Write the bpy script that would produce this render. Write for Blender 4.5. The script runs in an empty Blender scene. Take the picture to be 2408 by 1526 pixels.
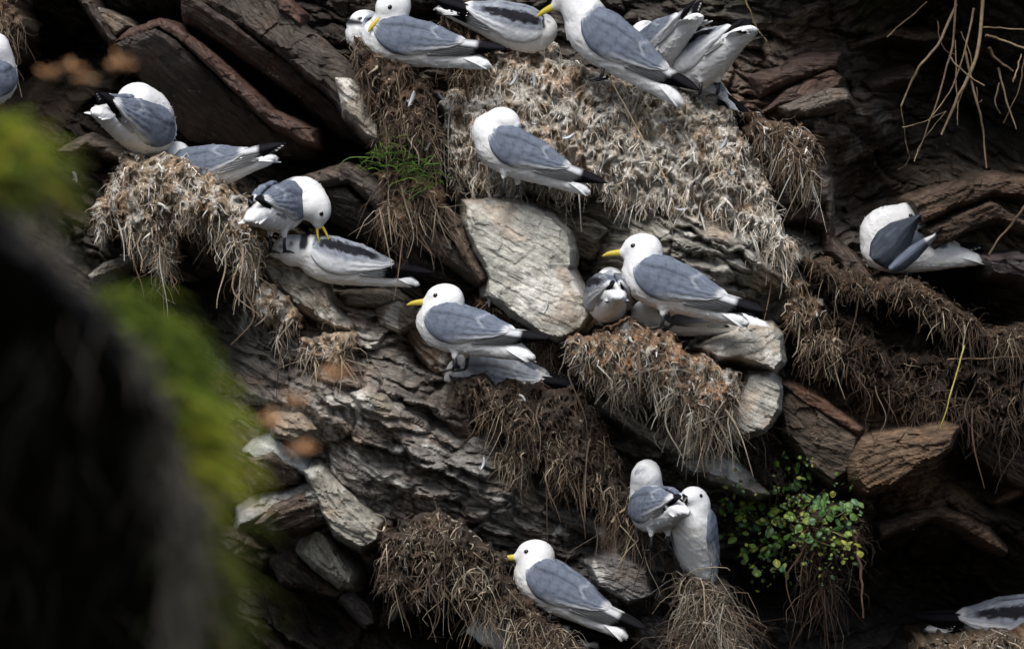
import bpy, bmesh, math, random
import numpy as np
from mathutils import Vector, Matrix
R = math.radians
scene = bpy.context.scene
COL = scene.collection
rng = np.random.default_rng(7)
random.seed(7)

# ------------------------------------------------------------------ camera, sky, sun, exposure
DIST = 16.0                      # metres from the camera to the cliff plane (y = 0)
K = 2.5 / 2408.0                 # metres per picture unit on the cliff plane
def P(u, v, y=0.0):
    """a point of the place: picture units on the cliff plane plus a depth in metres"""
    f = (DIST + y) / DIST
    return Vector(((u - 1204.0) * K * f, y, (763.0 - v) * K * f))

cam_d = bpy.data.cameras.new('camera'); cam = bpy.data.objects.new('camera', cam_d); COL.objects.link(cam)
cam.location = (0, -DIST, 0); cam.rotation_euler = (R(90), 0, 0)
cam_d.sensor_width = 36.0; cam_d.lens = 36.0 * DIST / 2.5
cam_d.clip_start = 0.1; cam_d.clip_end = 300.0
cam_d.dof.use_dof = True; cam_d.dof.focus_distance = DIST - 0.12; cam_d.dof.aperture_fstop = 2.9
scene.camera = cam

SUN_EL, SUN_AZ = 53.0, -12.0      # azimuth: 0 = from behind the camera, negative = from the left
w = bpy.data.worlds.new('World'); scene.world = w; w.use_nodes = True
nt = w.node_tree; bg = nt.nodes['Background']
sky = nt.nodes.new('ShaderNodeTexSky'); sky.sky_type = 'NISHITA'; sky.sun_disc = False
sky.sun_elevation = R(SUN_EL); sky.sun_rotation = R(180.0 - SUN_AZ)
sky.air_density = 1.0; sky.dust_density = 3.0; sky.ozone_density = 1.2
nt.links.new(sky.outputs[0], bg.inputs[0]); bg.inputs[1].default_value = 0.06
sd = bpy.data.lights.new('sun', 'SUN'); sd.energy = 1.5; sd.angle = R(32.0); sd.color = (1.0, 0.98, 0.95)
sun = bpy.data.objects.new('sun', sd); COL.objects.link(sun); sun.location = (-2, -6, 8)
sdir = Vector((math.sin(R(SUN_AZ)) * math.cos(R(SUN_EL)), -math.cos(R(SUN_AZ)) * math.cos(R(SUN_EL)), math.sin(R(SUN_EL))))
sun.rotation_euler = sdir.to_track_quat('Z', 'Y').to_euler()
vs = scene.view_settings; vs.view_transform = 'Standard'; vs.look = 'None'; vs.gamma = 1.0; vs.use_curve_mapping = False
vs.exposure = 1.1
scene.render.engine = 'CYCLES'; scene.cycles.max_bounces = 5; scene.cycles.use_denoising = True
scene.cycles.caustics_reflective = False; scene.cycles.caustics_refractive = False

# ------------------------------------------------------------------ small helpers
def tag(o, label=None, cat=None, group=None, kind=None):
    for k_, v_ in (('label', label), ('category', cat), ('group', group), ('kind', kind)):
        if v_: o[k_] = v_
    return o
def empty(name, loc, rz=0.0):
    o = bpy.data.objects.new(name, None); o.empty_display_size = 0.05
    o.location = loc; o.rotation_euler = (0, 0, rz); COL.objects.link(o); return o
def link_mesh(name, me, mat, parent=None):
    o = bpy.data.objects.new(name, me); COL.objects.link(o)
    if mat: me.materials.append(mat)
    if parent: o.parent = parent
    return o
def np_mesh(name, verts, faces, cols=None, smooth=True):
    """verts (N,3), faces (M,4) or (M,3)"""
    me = bpy.data.meshes.new(name)
    verts = np.asarray(verts, np.float32); faces = np.asarray(faces, np.int32)
    n, (m, q) = len(verts), faces.shape
    me.vertices.add(n); me.vertices.foreach_set('co', verts.ravel())
    me.loops.add(m * q); me.loops.foreach_set('vertex_index', faces.ravel())
    me.polygons.add(m); me.polygons.foreach_set('loop_start', np.arange(0, m * q, q, dtype=np.int32))
    me.polygons.foreach_set('use_smooth', np.full(m, smooth, bool))
    me.update(calc_edges=True)
    if cols is not None: set_col(me, cols)
    return me
def set_bed(me, bed):
    at = me.attributes.new('bed', 'FLOAT_VECTOR', 'POINT'); at.data.foreach_set('vector', np.ascontiguousarray(bed, np.float32).ravel())
def set_col(me, cols):
    at = me.color_attributes.new('col', 'FLOAT_COLOR', 'POINT')
    c = np.ones((len(me.vertices), 4), np.float32); c[:, :3] = cols
    at.data.foreach_set('color', c.ravel())

# ------------------------------------------------------------------ noise
TAB = np.random.default_rng(3).random((256, 256)).astype(np.float32)
def vn(x, y, s=0):
    x = np.asarray(x, np.float32); y = np.asarray(y, np.float32)
    xi = np.floor(x).astype(np.int64); yi = np.floor(y).astype(np.int64)
    fx = x - xi; fy = y - yi
    fx = fx * fx * fx * (fx * (fx * 6 - 15) + 10); fy = fy * fy * fy * (fy * (fy * 6 - 15) + 10)
    x0 = (xi + s * 37) & 255; x1 = (x0 + 1) & 255; y0 = (yi + s * 91) & 255; y1 = (y0 + 1) & 255
    a = TAB[x0, y0]; b = TAB[x1, y0]; c = TAB[x0, y1]; d = TAB[x1, y1]
    return ((a + (b - a) * fx) * (1 - fy) + (c + (d - c) * fx) * fy) * 2 - 1
def fbm(x, y, o=4, s=0, g=0.5):
    r = 0; a = 1.0; t = 0
    for i in range(o):
        r = r + a * vn(x, y, s + i * 5); t += a; a *= g
        x, y = (x * 1.62 + y * 1.21), (y * 1.62 - x * 1.21)
    return r / t
def hsh(i, j, s=0):
    return TAB[(np.asarray(i).astype(np.int64) * 7 + s * 31) & 255, (np.asarray(j).astype(np.int64) * 13 + s * 57) & 255]
def sstep(a, b, x):
    t = np.clip((x - a) / (b - a), 0, 1); return t * t * (3 - 2 * t)
def sdf(poly, u, v):
    """signed distance, positive inside"""
    d = np.full(u.shape, 1e9, np.float32); ins = np.zeros(u.shape, bool); n = len(poly)
    for i in range(n):
        ax, ay = poly[i]; bx, by = poly[(i + 1) % n]
        ex, ey = bx - ax, by - ay; wx, wy = u - ax, v - ay
        t = np.clip((wx * ex + wy * ey) / (ex * ex + ey * ey + 1e-9), 0, 1)
        d = np.minimum(d, (wx - ex * t) ** 2 + (wy - ey * t) ** 2)
        c = ((ay <= v) & (by > v)) | ((by <= v) & (ay > v))
        with np.errstate(divide='ignore', invalid='ignore'):
            xx = ax + (v - ay) / (by - ay if by != ay else 1e-9) * ex
        ins ^= c & (u < xx)
    d = np.sqrt(d); return np.where(ins, d, -d)

# ------------------------------------------------------------------ materials
def material(name, rough=0.85, n1=60.0, amp=0.5, bump=0.3, bump_d=0.004, speck=None, spec=0.25, n2=260.0, bed=False, coat=0.0):
    m = bpy.data.materials.new(name); m.use_nodes = True; t = m.node_tree; N = t.nodes; L = t.links
    b = N['Principled BSDF']; b.inputs['Roughness'].default_value = rough
    b.inputs['Specular IOR Level'].default_value = spec; b.inputs['Coat Weight'].default_value = coat
    at = N.new('ShaderNodeAttribute'); at.attribute_name = 'col'
    tc = N.new('ShaderNodeTexCoord'); src = tc.outputs['Object']
    if bed:      # grain drawn out along the rock's own bedding
        ab = N.new('ShaderNodeAttribute'); ab.attribute_name = 'bed'; src = ab.outputs['Vector']
    nz = N.new('ShaderNodeTexNoise'); nz.inputs['Scale'].default_value = n1; nz.inputs['Detail'].default_value = 9; nz.inputs['Roughness'].default_value = 0.68
    L.new(src, nz.inputs['Vector'])
    mr = N.new('ShaderNodeMapRange'); mr.inputs[1].default_value = 0.3; mr.inputs[2].default_value = 0.7
    mr.inputs[3].default_value = 1 - amp; mr.inputs[4].default_value = 1 + amp
    L.new(nz.outputs['Fac'], mr.inputs[0])
    mul = N.new('ShaderNodeVectorMath'); mul.operation = 'SCALE'
    L.new(at.outputs['Color'], mul.inputs[0]); L.new(mr.outputs[0], mul.inputs['Scale'])
    out = mul.outputs[0]
    n3 = N.new('ShaderNodeTexNoise'); n3.inputs['Scale'].default_value = n2; n3.inputs['Detail'].default_value = 6; n3.inputs['Roughness'].default_value = 0.6
    L.new(src, n3.inputs['Vector'])
    if speck:
        cr = N.new('ShaderNodeMapRange'); cr.inputs[1].default_value = speck[0]; cr.inputs[2].default_value = speck[0] + 0.06
        n4 = N.new('ShaderNodeTexNoise'); n4.inputs['Scale'].default_value = speck[2]; n4.inputs['Detail'].default_value = 7; n4.inputs['Roughness'].default_value = 0.7
        L.new(tc.outputs['Object'], n4.inputs['Vector']); L.new(n4.outputs['Fac'], cr.inputs[0])
        mx = N.new('ShaderNodeMix'); mx.data_type = 'RGBA'; L.new(cr.outputs[0], mx.inputs[0])
        L.new(out, mx.inputs[6]); mx.inputs[7].default_value = (*speck[1], 1); out = mx.outputs[2]
    L.new(out, b.inputs['Base Color'])
    add = N.new('ShaderNodeMath'); add.operation = 'MULTIPLY_ADD'; add.inputs[1].default_value = 0.5
    L.new(n3.outputs['Fac'], add.inputs[0]); L.new(nz.outputs['Fac'], add.inputs[2])
    bp = N.new('ShaderNodeBump'); bp.inputs['Strength'].default_value = bump; bp.inputs['Distance'].default_value = bump_d
    L.new(add.outputs[0], bp.inputs['Height']); L.new(bp.outputs[0], b.inputs['Normal'])
    return m
ROCK = material('rock', 0.85, 34, 0.72, 1.0, 0.018, speck=(0.67, (0.42, 0.40, 0.36), 120.0), bed=True, n2=110)
WETROCK = material('dark_rock', 0.5, 30, 0.55, 1.0, 0.007, speck=(0.73, (0.3, 0.28, 0.26), 150.0), spec=0.45, bed=True, n2=100)
PALE = material('pale_rock', 0.88, 40, 0.38, 1.0, 0.005, speck=(0.62, (0.19, 0.145, 0.105), 85.0), n2=320)
NEST = material('nest_earth', 0.95, 85, 0.75, 1.0, 0.012, speck=(0.68, (0.5, 0.45, 0.38), 160.0))
STRAW = material('straw', 0.85, 120, 0.35, 0.2, 0.001)
PLUME = material('plumage', 0.9, 150, 0.07, 0.5, 0.003, spec=0.08, n2=420)
LEAF = material('leaf', 0.42, 150, 0.35, 0.2, 0.001, spec=0.45)
GLOSS = material('eye_gloss', 0.12, 60, 0.0, 0.0, 0.001, spec=0.6)
HORN = material('bill_and_leg_skin', 0.45, 140, 0.15, 0.15, 0.001, spec=0.4)

def strand_mesh(name, P0, D, L, rad, cols, rings=6, curl=.25, sag=.5, seed=0, sides=3, mat=None, parent=None):
    """many thin curved strands as real tubes in one mesh (or one strand)"""
    r = np.random.default_rng(seed + 11); n = len(P0)
    t = np.linspace(0, 1, rings)[None, :, None]
    D = D / np.linalg.norm(D, axis=1, keepdims=True)
    ph = r.random((n, 1, 3)) * 6.28; fr = 2.5 + r.random((n, 1, 3)) * 5
    am = curl * (r.random((n, 1, 3)) ** 1.5) * L[:, None, None] * .35
    C = P0[:, None] + D[:, None] * L[:, None, None] * t + np.array((0, 0, -1.0)) * (sag * L[:, None, None] * t ** 2) + (np.sin(fr * t + ph) - np.sin(ph)) * am
    tg = np.gradient(C, axis=1); tg /= np.linalg.norm(tg, axis=2, keepdims=True) + 1e-9
    ref = np.array((0.31, -.88, .35)); a = np.cross(tg, ref); a /= np.linalg.norm(a, axis=2, keepdims=True) + 1e-9; b = np.cross(tg, a)
    rr = rad[:, None, None] * (1 - .75 * t ** 1.5)
    V = np.stack([C + (a * math.cos(k_) + b * math.sin(k_)) * rr for k_ in np.linspace(0, 2 * math.pi, sides, endpoint=False)], 2)   # n, rings, sides, 3
    I = np.arange(n * rings * sides).reshape(n, rings, sides); J = np.roll(I, -1, 2)
    F = np.stack([I[:, :-1], J[:, :-1], J[:, 1:], I[:, 1:]], -1).reshape(-1, 4)
    cc = np.repeat(cols, rings * sides, 0)
    return link_mesh(name, np_mesh(name, V.reshape(-1, 3), F, cc), mat or STRAW, parent)


# ------------------------------------------------------------------ the cliff: one big bedded rock face
def cells(x, y, s=0):
    """jittered cell pattern: three random numbers per cell, offset from its centre, distance to the border"""
    xi = np.floor(x); yi = np.floor(y)
    b1 = np.full(x.shape, 9.0, np.float32); b2 = b1.copy(); bi = xi.copy(); bj = yi.copy(); bx = b1 * 0; by = b1 * 0
    for di in (-1, 0, 1):
        for dj in (-1, 0, 1):
            i = xi + di; j = yi + dj
            dx = x - (i + .12 + .76 * hsh(i, j * 3 + i, s)); dy = y - (j + .12 + .76 * hsh(j, i * 5 + j, s + 1))
            d = dx * dx + dy * dy; n = d < b1
            b2 = np.where(n, b1, np.minimum(b2, d)); b1 = np.where(n, d, b1)
            bi = np.where(n, i, bi); bj = np.where(n, j, bj); bx = np.where(n, dx, bx); by = np.where(n, dy, by)
    return hsh(bi, bj + bi * 3, s + 2), hsh(bi * 3 + bj, bj, s + 3), hsh(bi + 7 * bj, bi, s + 4), bx, by, np.sqrt(b2) - np.sqrt(b1)

BEDS = ((200, 54, .055, .9), (88, 22, .030, 1.05), (38, 9.0, .014, 1.15))
def strata(u, v, slope, seed, rough=1.0, beds=BEDS, fine=.0032):
    """protrusion (m) and tint of split, bedded rock dipping along v = slope * u: broken blocks, each tilted its own way"""
    n = 1 / math.sqrt(1 + slope * slope)
    s = (v - slope * u) * n; a = (u + slope * v) * n
    # joints cut the beds into blocks, each shifted and turned a little against its neighbours
    k1, k2, k3, kx, ky, ke = cells(a / 210 + fbm(u / 90, v / 90, 2, seed) * .35, s / 105 + fbm(u / 80, v / 80, 2, seed + 1) * .35, seed * 3 + 1)
    s = s + (k1 - .5) * 60 + (k2 - .5) * .5 * kx * 210 + fbm(u / 300, v / 300, 2, seed) * 22 + fbm(a / 70, s / 40, 3, seed + 3) * 4 + vn(a / 16, s / 9, seed + 4) * 1.4
    out = .05 * rough * ((k3 - .5) * 1.0 + (k2 - .5) * .9 * kx + (k1 - .2) * 1.1 * ky - .35 * sstep(.10, .0, ke)) * (beds is BEDS); tint = (k3 - .5) * .35
    for q, (L, t, amp, wgt) in enumerate(beds):
        r1, r2, r3, dx, dy, e = cells(a / L + q * 3.7, s / t + q * 1.3, seed * 7 + q * 11)
        msk = .55 + .45 * sstep(-.35, .35, fbm(u / 130, v / 90, 2, seed + 30 + q))
        out = out + amp * rough * wgt * msk * ((r1 - .5) * 1.1 + (r2 - .5) * 1.0 * dx + (r3 - .15) * 1.5 * dy - (.45, .32, .06)[q] * sstep(.13, .0, e))
        tint = tint + (r2 - .5) * (.35, .5, .55)[q]
    z = s / 5.0 + fbm(a / 50, s / 20, 2, seed + 50) * 1.2; i = np.floor(z)
    lm = vn(a / 45 + hsh(i, i * 0, seed) * 50, i * .7, seed + 51)
    out = out + fine * rough * lm * 1.4 + .0022 * rough * fbm(a / 8, s / 4, 3, seed + 52)
    return out, tint + lm * .22, np.stack([a * K, s * K * 4.5, out * .5 + seed], -1)

def blob(u, v, cu, cv, ru, rv, ang=0.0):
    c, s = math.cos(R(ang)), math.sin(R(ang)); du, dv = u - cu, v - cv
    return np.exp(-(((du * c + dv * s) / ru) ** 2 + ((-du * s + dv * c) / rv) ** 2))

# recesses (positive = deeper) and swellings of the face: centre, radii, turn, metres
RELIEF = [(60, 110, 240, 110, 0, .45), (520, 210, 330, 95, 38, .42), (650, 190, 260, 60, 38, .40), (300, 330, 120, 120, 0, .2),
          (840, 400, 110, 110, 30, .22), (960, 600, 190, 60, 30, .18), (1010, 60, 60, 60, 0, .3),
          (2200, 130, 230, 170, 0, .55), (2050, 430, 110, 110, 0, .45), (2390, 250, 160, 140, 0, .45), (2250, 715, 190, 75, 22, .5), (2340, 1130, 150, 60, 28, .45),
          (2230, 1370, 330, 130, 0, .55), (2350, 1480, 240, 90, 0, .40), (1900, 1400, 150, 140, 0, .45), (1850, 1150, 60, 40, 0, .25), (1880, 510, 70, 26, 0, .25), (2390, 930, 120, 60, 0, .25),
          (1150, 1500, 260, 70, 12, .45), (700, 1420, 170, 70, 30, .42), (640, 1280, 130, 40, 30, .25), (380, 1000, 170, 280, 0, .25), (420, 690, 140, 40, 10, .3),
          (1020, 830, 60, 60, 0, .22), (1240, 800, 110, 55, 30, .22), (1360, 660, 50, 110, 20, .22), (1420, 1230, 80, 60, 30, .15), (1440, 1470, 110, 60, 0, .12), (1545, 1300, 60, 60, 0, .25),
          (1640, 620, 250, 110, 12, -.36), (1440, 560, 60, 60, 0, .06), (1060, 1150, 320, 120, 20, -.22), (860, 930, 230, 160, 25, -.34), (640, 860, 120, 90, 20, -.14), (1490, 1410, 150, 120, 0, -.30), (800, 1160, 120, 90, 20, -.10), (1950, 250, 150, 100, -15, -.10),
          (2330, 470, 160, 50, -18, -.10), (2140, 1080, 140, 60, -18, -.18), (1650, 1050, 260, 110, 30, -.06), (1300, 1180, 160, 60, 20, -.04)]
# rock colour regions: centre, radii, linear colour
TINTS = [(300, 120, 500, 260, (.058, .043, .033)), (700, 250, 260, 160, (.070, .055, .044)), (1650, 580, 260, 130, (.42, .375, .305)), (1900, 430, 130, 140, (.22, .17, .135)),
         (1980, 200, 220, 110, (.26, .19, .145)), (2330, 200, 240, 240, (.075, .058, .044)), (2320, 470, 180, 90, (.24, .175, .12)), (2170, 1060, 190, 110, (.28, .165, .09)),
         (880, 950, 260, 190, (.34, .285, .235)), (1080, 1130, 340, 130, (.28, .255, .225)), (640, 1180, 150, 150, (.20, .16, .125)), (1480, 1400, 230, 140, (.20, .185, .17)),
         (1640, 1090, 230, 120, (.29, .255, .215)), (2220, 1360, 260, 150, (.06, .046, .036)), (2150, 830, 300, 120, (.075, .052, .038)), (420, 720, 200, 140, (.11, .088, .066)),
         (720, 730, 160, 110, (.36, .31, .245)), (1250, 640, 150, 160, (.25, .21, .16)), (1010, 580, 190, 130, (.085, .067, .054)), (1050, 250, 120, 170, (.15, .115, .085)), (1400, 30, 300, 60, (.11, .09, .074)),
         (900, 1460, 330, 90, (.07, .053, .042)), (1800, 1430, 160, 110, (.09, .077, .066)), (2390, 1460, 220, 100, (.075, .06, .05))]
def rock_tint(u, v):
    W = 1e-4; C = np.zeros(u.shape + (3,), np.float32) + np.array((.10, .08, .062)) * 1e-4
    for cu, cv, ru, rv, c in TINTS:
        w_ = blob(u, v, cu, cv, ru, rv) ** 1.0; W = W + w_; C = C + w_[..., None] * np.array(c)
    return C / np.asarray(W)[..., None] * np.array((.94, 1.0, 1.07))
def w_right(u, v): return sstep(1780, 1960, u + fbm(u / 200, v / 200, 2, 77) * 60)
def w_left(u, v): return 1 - sstep(640, 860, u - .25 * (v - 700) + fbm(u / 200, v / 200, 2, 78) * 50) * 1.0
GUANO = np.array((.66, .64, .59))
def guano(u, v, s, thr):
    g = fbm(u / 70, v / 95, 4, s) + .35 * fbm(u / 14, v / 26, 3, s + 4)
    return sstep(thr, thr + .22, g)

def soften(a, n=1):
    # weathering: round off the sharpest steps a little
    for _ in range(n):
        b = np.pad(a, 1, mode='edge'); a = (b[:-2, 1:-1] + b[2:, 1:-1] + b[1:-1, :-2] + b[1:-1, 2:] + 2 * b[1:-1, 1:-1] + .5 * (b[:-2, :-2] + b[2:, 2:] + b[:-2, 2:] + b[2:, :-2])) / 8
    return a

def rock_field(u, v, slope=None, seed=1, rough=1.0):
    if slope is None:
        o1, t1, b1 = strata(u, v, .58, 11, 1.0); o2, t2, b2 = strata(u, v, .30, 12, 1.0); o3, t3, b3 = strata(u, v, np.float32(-.30), 13, 1.0)
        # the right side is an arched fold: beds climb to the right, then turn down
        o4, t4, b4 = strata(u, v, .55, 14, 1.0)
        fold = sstep(-40, 40, u - 2270 + (v - 450) * .02 + fbm(u / 120, v / 120, 2, 70) * 40)
        o3 = o3 * (1 - fold) + o4 * fold; t3 = t3 * (1 - fold) + t4 * fold; b3 = np.where(fold[..., None] > .5, b4, b3)
        wl, wr = w_left(u, v), w_right(u, v); wc = np.clip(1 - wl - wr, 0, 1)
        sm = wl + wr + wc
        wj = fbm(u / 14, v / 14, 2, 79) * .25
        bb = np.where((wl + wj > np.maximum(wc, wr))[..., None], b1, np.where((wr + wj > wc)[..., None], b3, b2))
        return (o1 * wl + o2 * wc + o3 * wr) / sm, (t1 * wl + t2 * wc + t3 * wr) / sm, bb
    return strata(u, v, slope, seed, rough)

def cliff_depth(u, v):
    y = .08 + fbm(u / 420, v / 420, 4, 41) * .10
    for cu, cv, ru, rv, a, d in RELIEF: y = y + d * blob(u, v, cu, cv, ru, rv, a)
    # the brow of the cliff leans out over the right side, above the frame
    y = y - .58 * sstep(-40, -330, v) * sstep(1500, 2000, u) - .35 * sstep(-60, -420, v) * sstep(900, -200, u)
    return y

def axis(lo, hi, step, reach, n):
    core = np.arange(lo, hi + 1, step); g = step * np.cumsum(np.geomspace(1.3, reach, n))
    return np.concatenate([lo - g[::-1], core, hi + g])
gu = axis(-110, 2520, 3.6, 260, 26); gv = axis(-110, 1640, 3.6, 260, 26)
U, V_ = np.meshgrid(gu, gv); U = U.astype(np.float32); V_ = V_.astype(np.float32)
edge = np.maximum(np.maximum(-110 - U, U - 2520), np.maximum(-110 - V_, V_ - 1640)); inner = sstep(260, 0, edge)
Yb = cliff_depth(U, V_); prot, tint, bed = rock_field(U, V_); prot = .35 * prot + .65 * soften(prot, 1)
lump = fbm(U / 46, V_ / 40, 4, 52) * .012 + fbm(U / 12, V_ / 8, 3, 55) * .004
CLIFF_Y = Yb - prot * (1.15 * inner + .15) - lump * inner
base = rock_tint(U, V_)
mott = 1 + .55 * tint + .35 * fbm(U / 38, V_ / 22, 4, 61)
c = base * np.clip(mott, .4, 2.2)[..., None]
chip = sstep(.30, .55, fbm(U / 9, V_ / 5, 4, 93))[..., None] * .5; c = c * (1 - chip) + c * .35 * chip      # fine dark cracks scattered over the colour by noise
warm = sstep(.05, .5, fbm(U / 120, V_ / 60, 4, 63))[..., None] * .32
c = c * (1 - warm) + c * np.array((1.35, .92, .68)) * warm
gm = guano(U, V_, 65, .26) * np.clip(blob(U, V_, 1500, 550, 560, 320) + 1.2 * blob(U, V_, 900, 900, 330, 260) + .7 * blob(U, V_, 1080, 1100, 260, 110) + .6 * blob(U, V_, 1600, 1080, 260, 130) + .5 * blob(U, V_, 1900, 260, 240, 160) + .6 * blob(U, V_, 650, 700, 260, 160), 0, 1)
c = c * (1 - .8 * gm[..., None]) + GUANO * .8 * gm[..., None]
runs = np.zeros_like(U)
for pu_, pv_, ru_, rv_, an_, wt_ in [(1110, 1035, 110, 12, 22, 1), (1010, 1045, 60, 9, 28, .8), (740, 690, 90, 22, 42, 1), (690, 650, 40, 26, 40, .9), (1130, 560, 10, 60, -10, .9), (1150, 640, 8, 50, -8, .7), (1690, 690, 70, 26, 20, .7), (1780, 560, 60, 40, 30, .8), (860, 260, 30, 70, -25, 1), (1080, 360, 40, 70, 0, .7), (880, 800, 60, 30, 25, .8), (820, 960, 70, 30, 30, .7), (1680, 1120, 80, 24, 30, .6), (1900, 270, 80, 30, -10, .6), (1560, 1040, 90, 18, 25, .6), (640, 960, 60, 30, 20, .6), (1240, 1180, 60, 24, 20, .6), (930, 1130, 90, 14, 25, .8), (1300, 1240, 60, 16, 30, .6), (1480, 1380, 50, 14, 30, .6), (960, 860, 40, 18, 30, .8), (1720, 620, 60, 14, 15, .9), (1620, 560, 70, 12, 12, .7), (760, 1000, 60, 14, 25, .8)]:
    runs = np.maximum(runs, wt_ * blob(U, V_, pu_, pv_, ru_, rv_, an_))
runs = sstep(.25, .75, runs + .55 * fbm(U / 10, V_ / 30, 4, 91) + .25 * fbm(U / 40, V_ / 40, 2, 92)) * sstep(.05, .4, runs)
c = c * (1 - .85 * runs[..., None]) + GUANO * 1.05 * .85 * runs[..., None]
moss = sstep(.18, .5, fbm(U / 60, V_ / 40, 3, 67)) * np.clip(blob(U, V_, 2080, 40, 130, 70) + blob(U, V_, 620, 1500, 160, 70) + blob(U, V_, 1800, 20, 100, 70), 0, 1) * .8
c = c * (1 - moss[..., None]) + np.array((.05, .065, .012)) * moss[..., None]
ny, nx = U.shape; I = np.arange(ny * nx).reshape(ny, nx)
X = (U - 1204) * K; Z = (763 - V_) * K
dz = fbm(U / 30, V_ / 30, 2, 71) * .006 * inner
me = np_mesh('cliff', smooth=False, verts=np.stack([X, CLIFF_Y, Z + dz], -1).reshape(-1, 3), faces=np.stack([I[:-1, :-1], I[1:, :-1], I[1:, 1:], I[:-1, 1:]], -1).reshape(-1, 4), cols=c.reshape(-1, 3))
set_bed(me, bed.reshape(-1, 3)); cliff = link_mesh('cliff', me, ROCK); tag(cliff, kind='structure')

# nearest-surface buffer in picture units, used to lay strands, feathers and plants on what is there
BUF = np.interp
def sample_grid(G, u, v):
    iu = np.clip(np.searchsorted(gu, u), 0, len(gu) - 1); iv = np.clip(np.searchsorted(gv, v), 0, len(gv) - 1)
    return G[iv, iu]
FRONT = CLIFF_Y.copy()
def front(u, v):
    # look the design point up where its ray meets the grid (parallax is small)
    return float(sample_grid(FRONT, np.array([u]), np.array([v]))[0])

def facet_prof(d, u, v, ew, seed, chip=.35):
    # chipped, nearly flat face: a chamfer of its own width on every side, broken by a few flat chips
    r1, r2, r3, dx, dy, e = cells(u / 62 + seed, v / 44 + seed * .3, seed + 300)
    w_ = ew * (.22 + .5 * r1)
    return np.clip(d / w_, 0, 1) ** .8 * .85 + np.clip(d / (ew * 3.2), 0, 1) * .25 + ((r2 - .5) * dx + (r3 - .5) * dy) * chip

def patch(name, poly, y0, bulge, edge_w=40, tilt=(0, 0), mat=None, parent=None, colf=None, disp=None, drop=.28, step=3.5, wob=7, seed=0, power=.5, facet=None):
    """a lump of rock or nest: front face swelling out of the outline, sides falling back into the cliff"""
    pu = [p[0] for p in poly]; pv = [p[1] for p in poly]; m = 22
    a = np.arange(min(pu) - m, max(pu) + m, step); b = np.arange(min(pv) - m, max(pv) + m, step)
    u, v = np.meshgrid(a, b); u = u.astype(np.float32); v = v.astype(np.float32)
    d = sdf(poly, u + fbm(u / 45, v / 45, 3, seed + 80) * wob * 1.6 + fbm(u / 11, v / 11, 2, seed + 83) * wob * .5, v + fbm(u / 45, v / 45, 3, seed + 85) * wob * 1.6 + fbm(u / 11, v / 11, 2, seed + 88) * wob * .5)
    t = np.clip(d / edge_w, 0, 1); prof = (1 - (1 - t) ** 2) ** power if facet is None else facet_prof(d, u, v, edge_w, seed, facet)
    cu, cv = sum(pu) / len(pu), sum(pv) / len(pv)
    y = y0 - bulge * prof + tilt[0] * (u - cu) * K + tilt[1] * (v - cv) * K
    extra = None
    if disp is not None:
        res = disp(u, v); pr, extra = res[:2]; pr = .5 * pr + .5 * soften(pr, 1); y = y - pr * sstep(-2, 9, d)
    y = y + drop * np.clip(-d / 12, 0, 1.6)
    keep = d > -19
    cols = colf(u, v, extra, d)
    I = np.arange(u.size).reshape(u.shape)
    q = np.stack([I[:-1, :-1], I[1:, :-1], I[1:, 1:], I[:-1, 1:]], -1).reshape(-1, 4)
    kf = keep.ravel()[q].all(1); q = q[kf]
    used = np.unique(q); remap = -np.ones(u.size, np.int64); remap[used] = np.arange(len(used))
    f = (DIST + y0 - bulge) / DIST
    pts = np.stack([(u - 1204) * K * f, y, (763 - v) * K * f], -1).reshape(-1, 3)[used]
    me = np_mesh(name, pts, remap[q], cols.reshape(-1, 3)[used], facet is None)
    if disp is not None and len(res) > 2: set_bed(me, res[2].reshape(-1, 3)[used])
    o = link_mesh(name, me, mat, parent)
    # update the front buffer
    iu0, iu1 = np.searchsorted(gu, a[0]), np.searchsorted(gu, a[-1]); iv0, iv1 = np.searchsorted(gv, b[0]), np.searchsorted(gv, b[-1])
    if iu1 > iu0 and iv1 > iv0:
        ju = np.clip(np.round((gu[iu0:iu1] - a[0]) / step).astype(int), 0, len(a) - 1); jv = np.clip(np.round((gv[iv0:iv1] - b[0]) / step).astype(int), 0, len(b) - 1)
        sub = np.where(d > 0, y, 9.0)[np.ix_(jv, ju)]
        FRONT[iv0:iv1, iu0:iu1] = np.minimum(FRONT[iv0:iv1, iu0:iu1], sub)
    return o, (u, v, d, y)

def rockcol(base, var=.5, gu_=0.0, gseed=5, top=None):
    base = np.array(base) * np.array((.93, 1.0, 1.08))
    def f(u, v, tint, d):
        c = base * np.clip(1 + var * (tint if tint is not None else 0) + .4 * fbm(u / 40, v / 26, 4, gseed), .35, 2)[..., None]
        w_ = sstep(.0, .5, fbm(u / 70, v / 50, 3, gseed + 2))[..., None] * .45
        c = c * (1 - w_) + c * np.array((1.2, .95, .8)) * w_
        if gu_:
            g = guano(u, v, gseed + 9, .42 - .5 * gu_)[..., None] * .85
            c = c * (1 - g) + GUANO * g
        return c
    return f
SLAB_BEDS = ((170, 30, .020, .8), (90, 13, .012, 1.0), (44, 6.5, .0055, 1.0))
def rockdisp(slope, seed, rough=.5):
    def f(u, v):
        o, t, bd_ = strata(u, v, slope, seed, rough * .75, SLAB_BEDS, .003)
        return o + fbm(u / 80, v / 80, 3, seed + 7) * .016 * rough + fbm(u / 12, v / 9, 3, seed + 8) * .0022, t, bd_
    return f
DK, RB, GR, PL, BE, OB = (.055, .040, .031), (.085, .047, .034), (.15, .125, .10), (.40, .345, .265), (.26, .215, .16), (.17, .108, .066)
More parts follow.
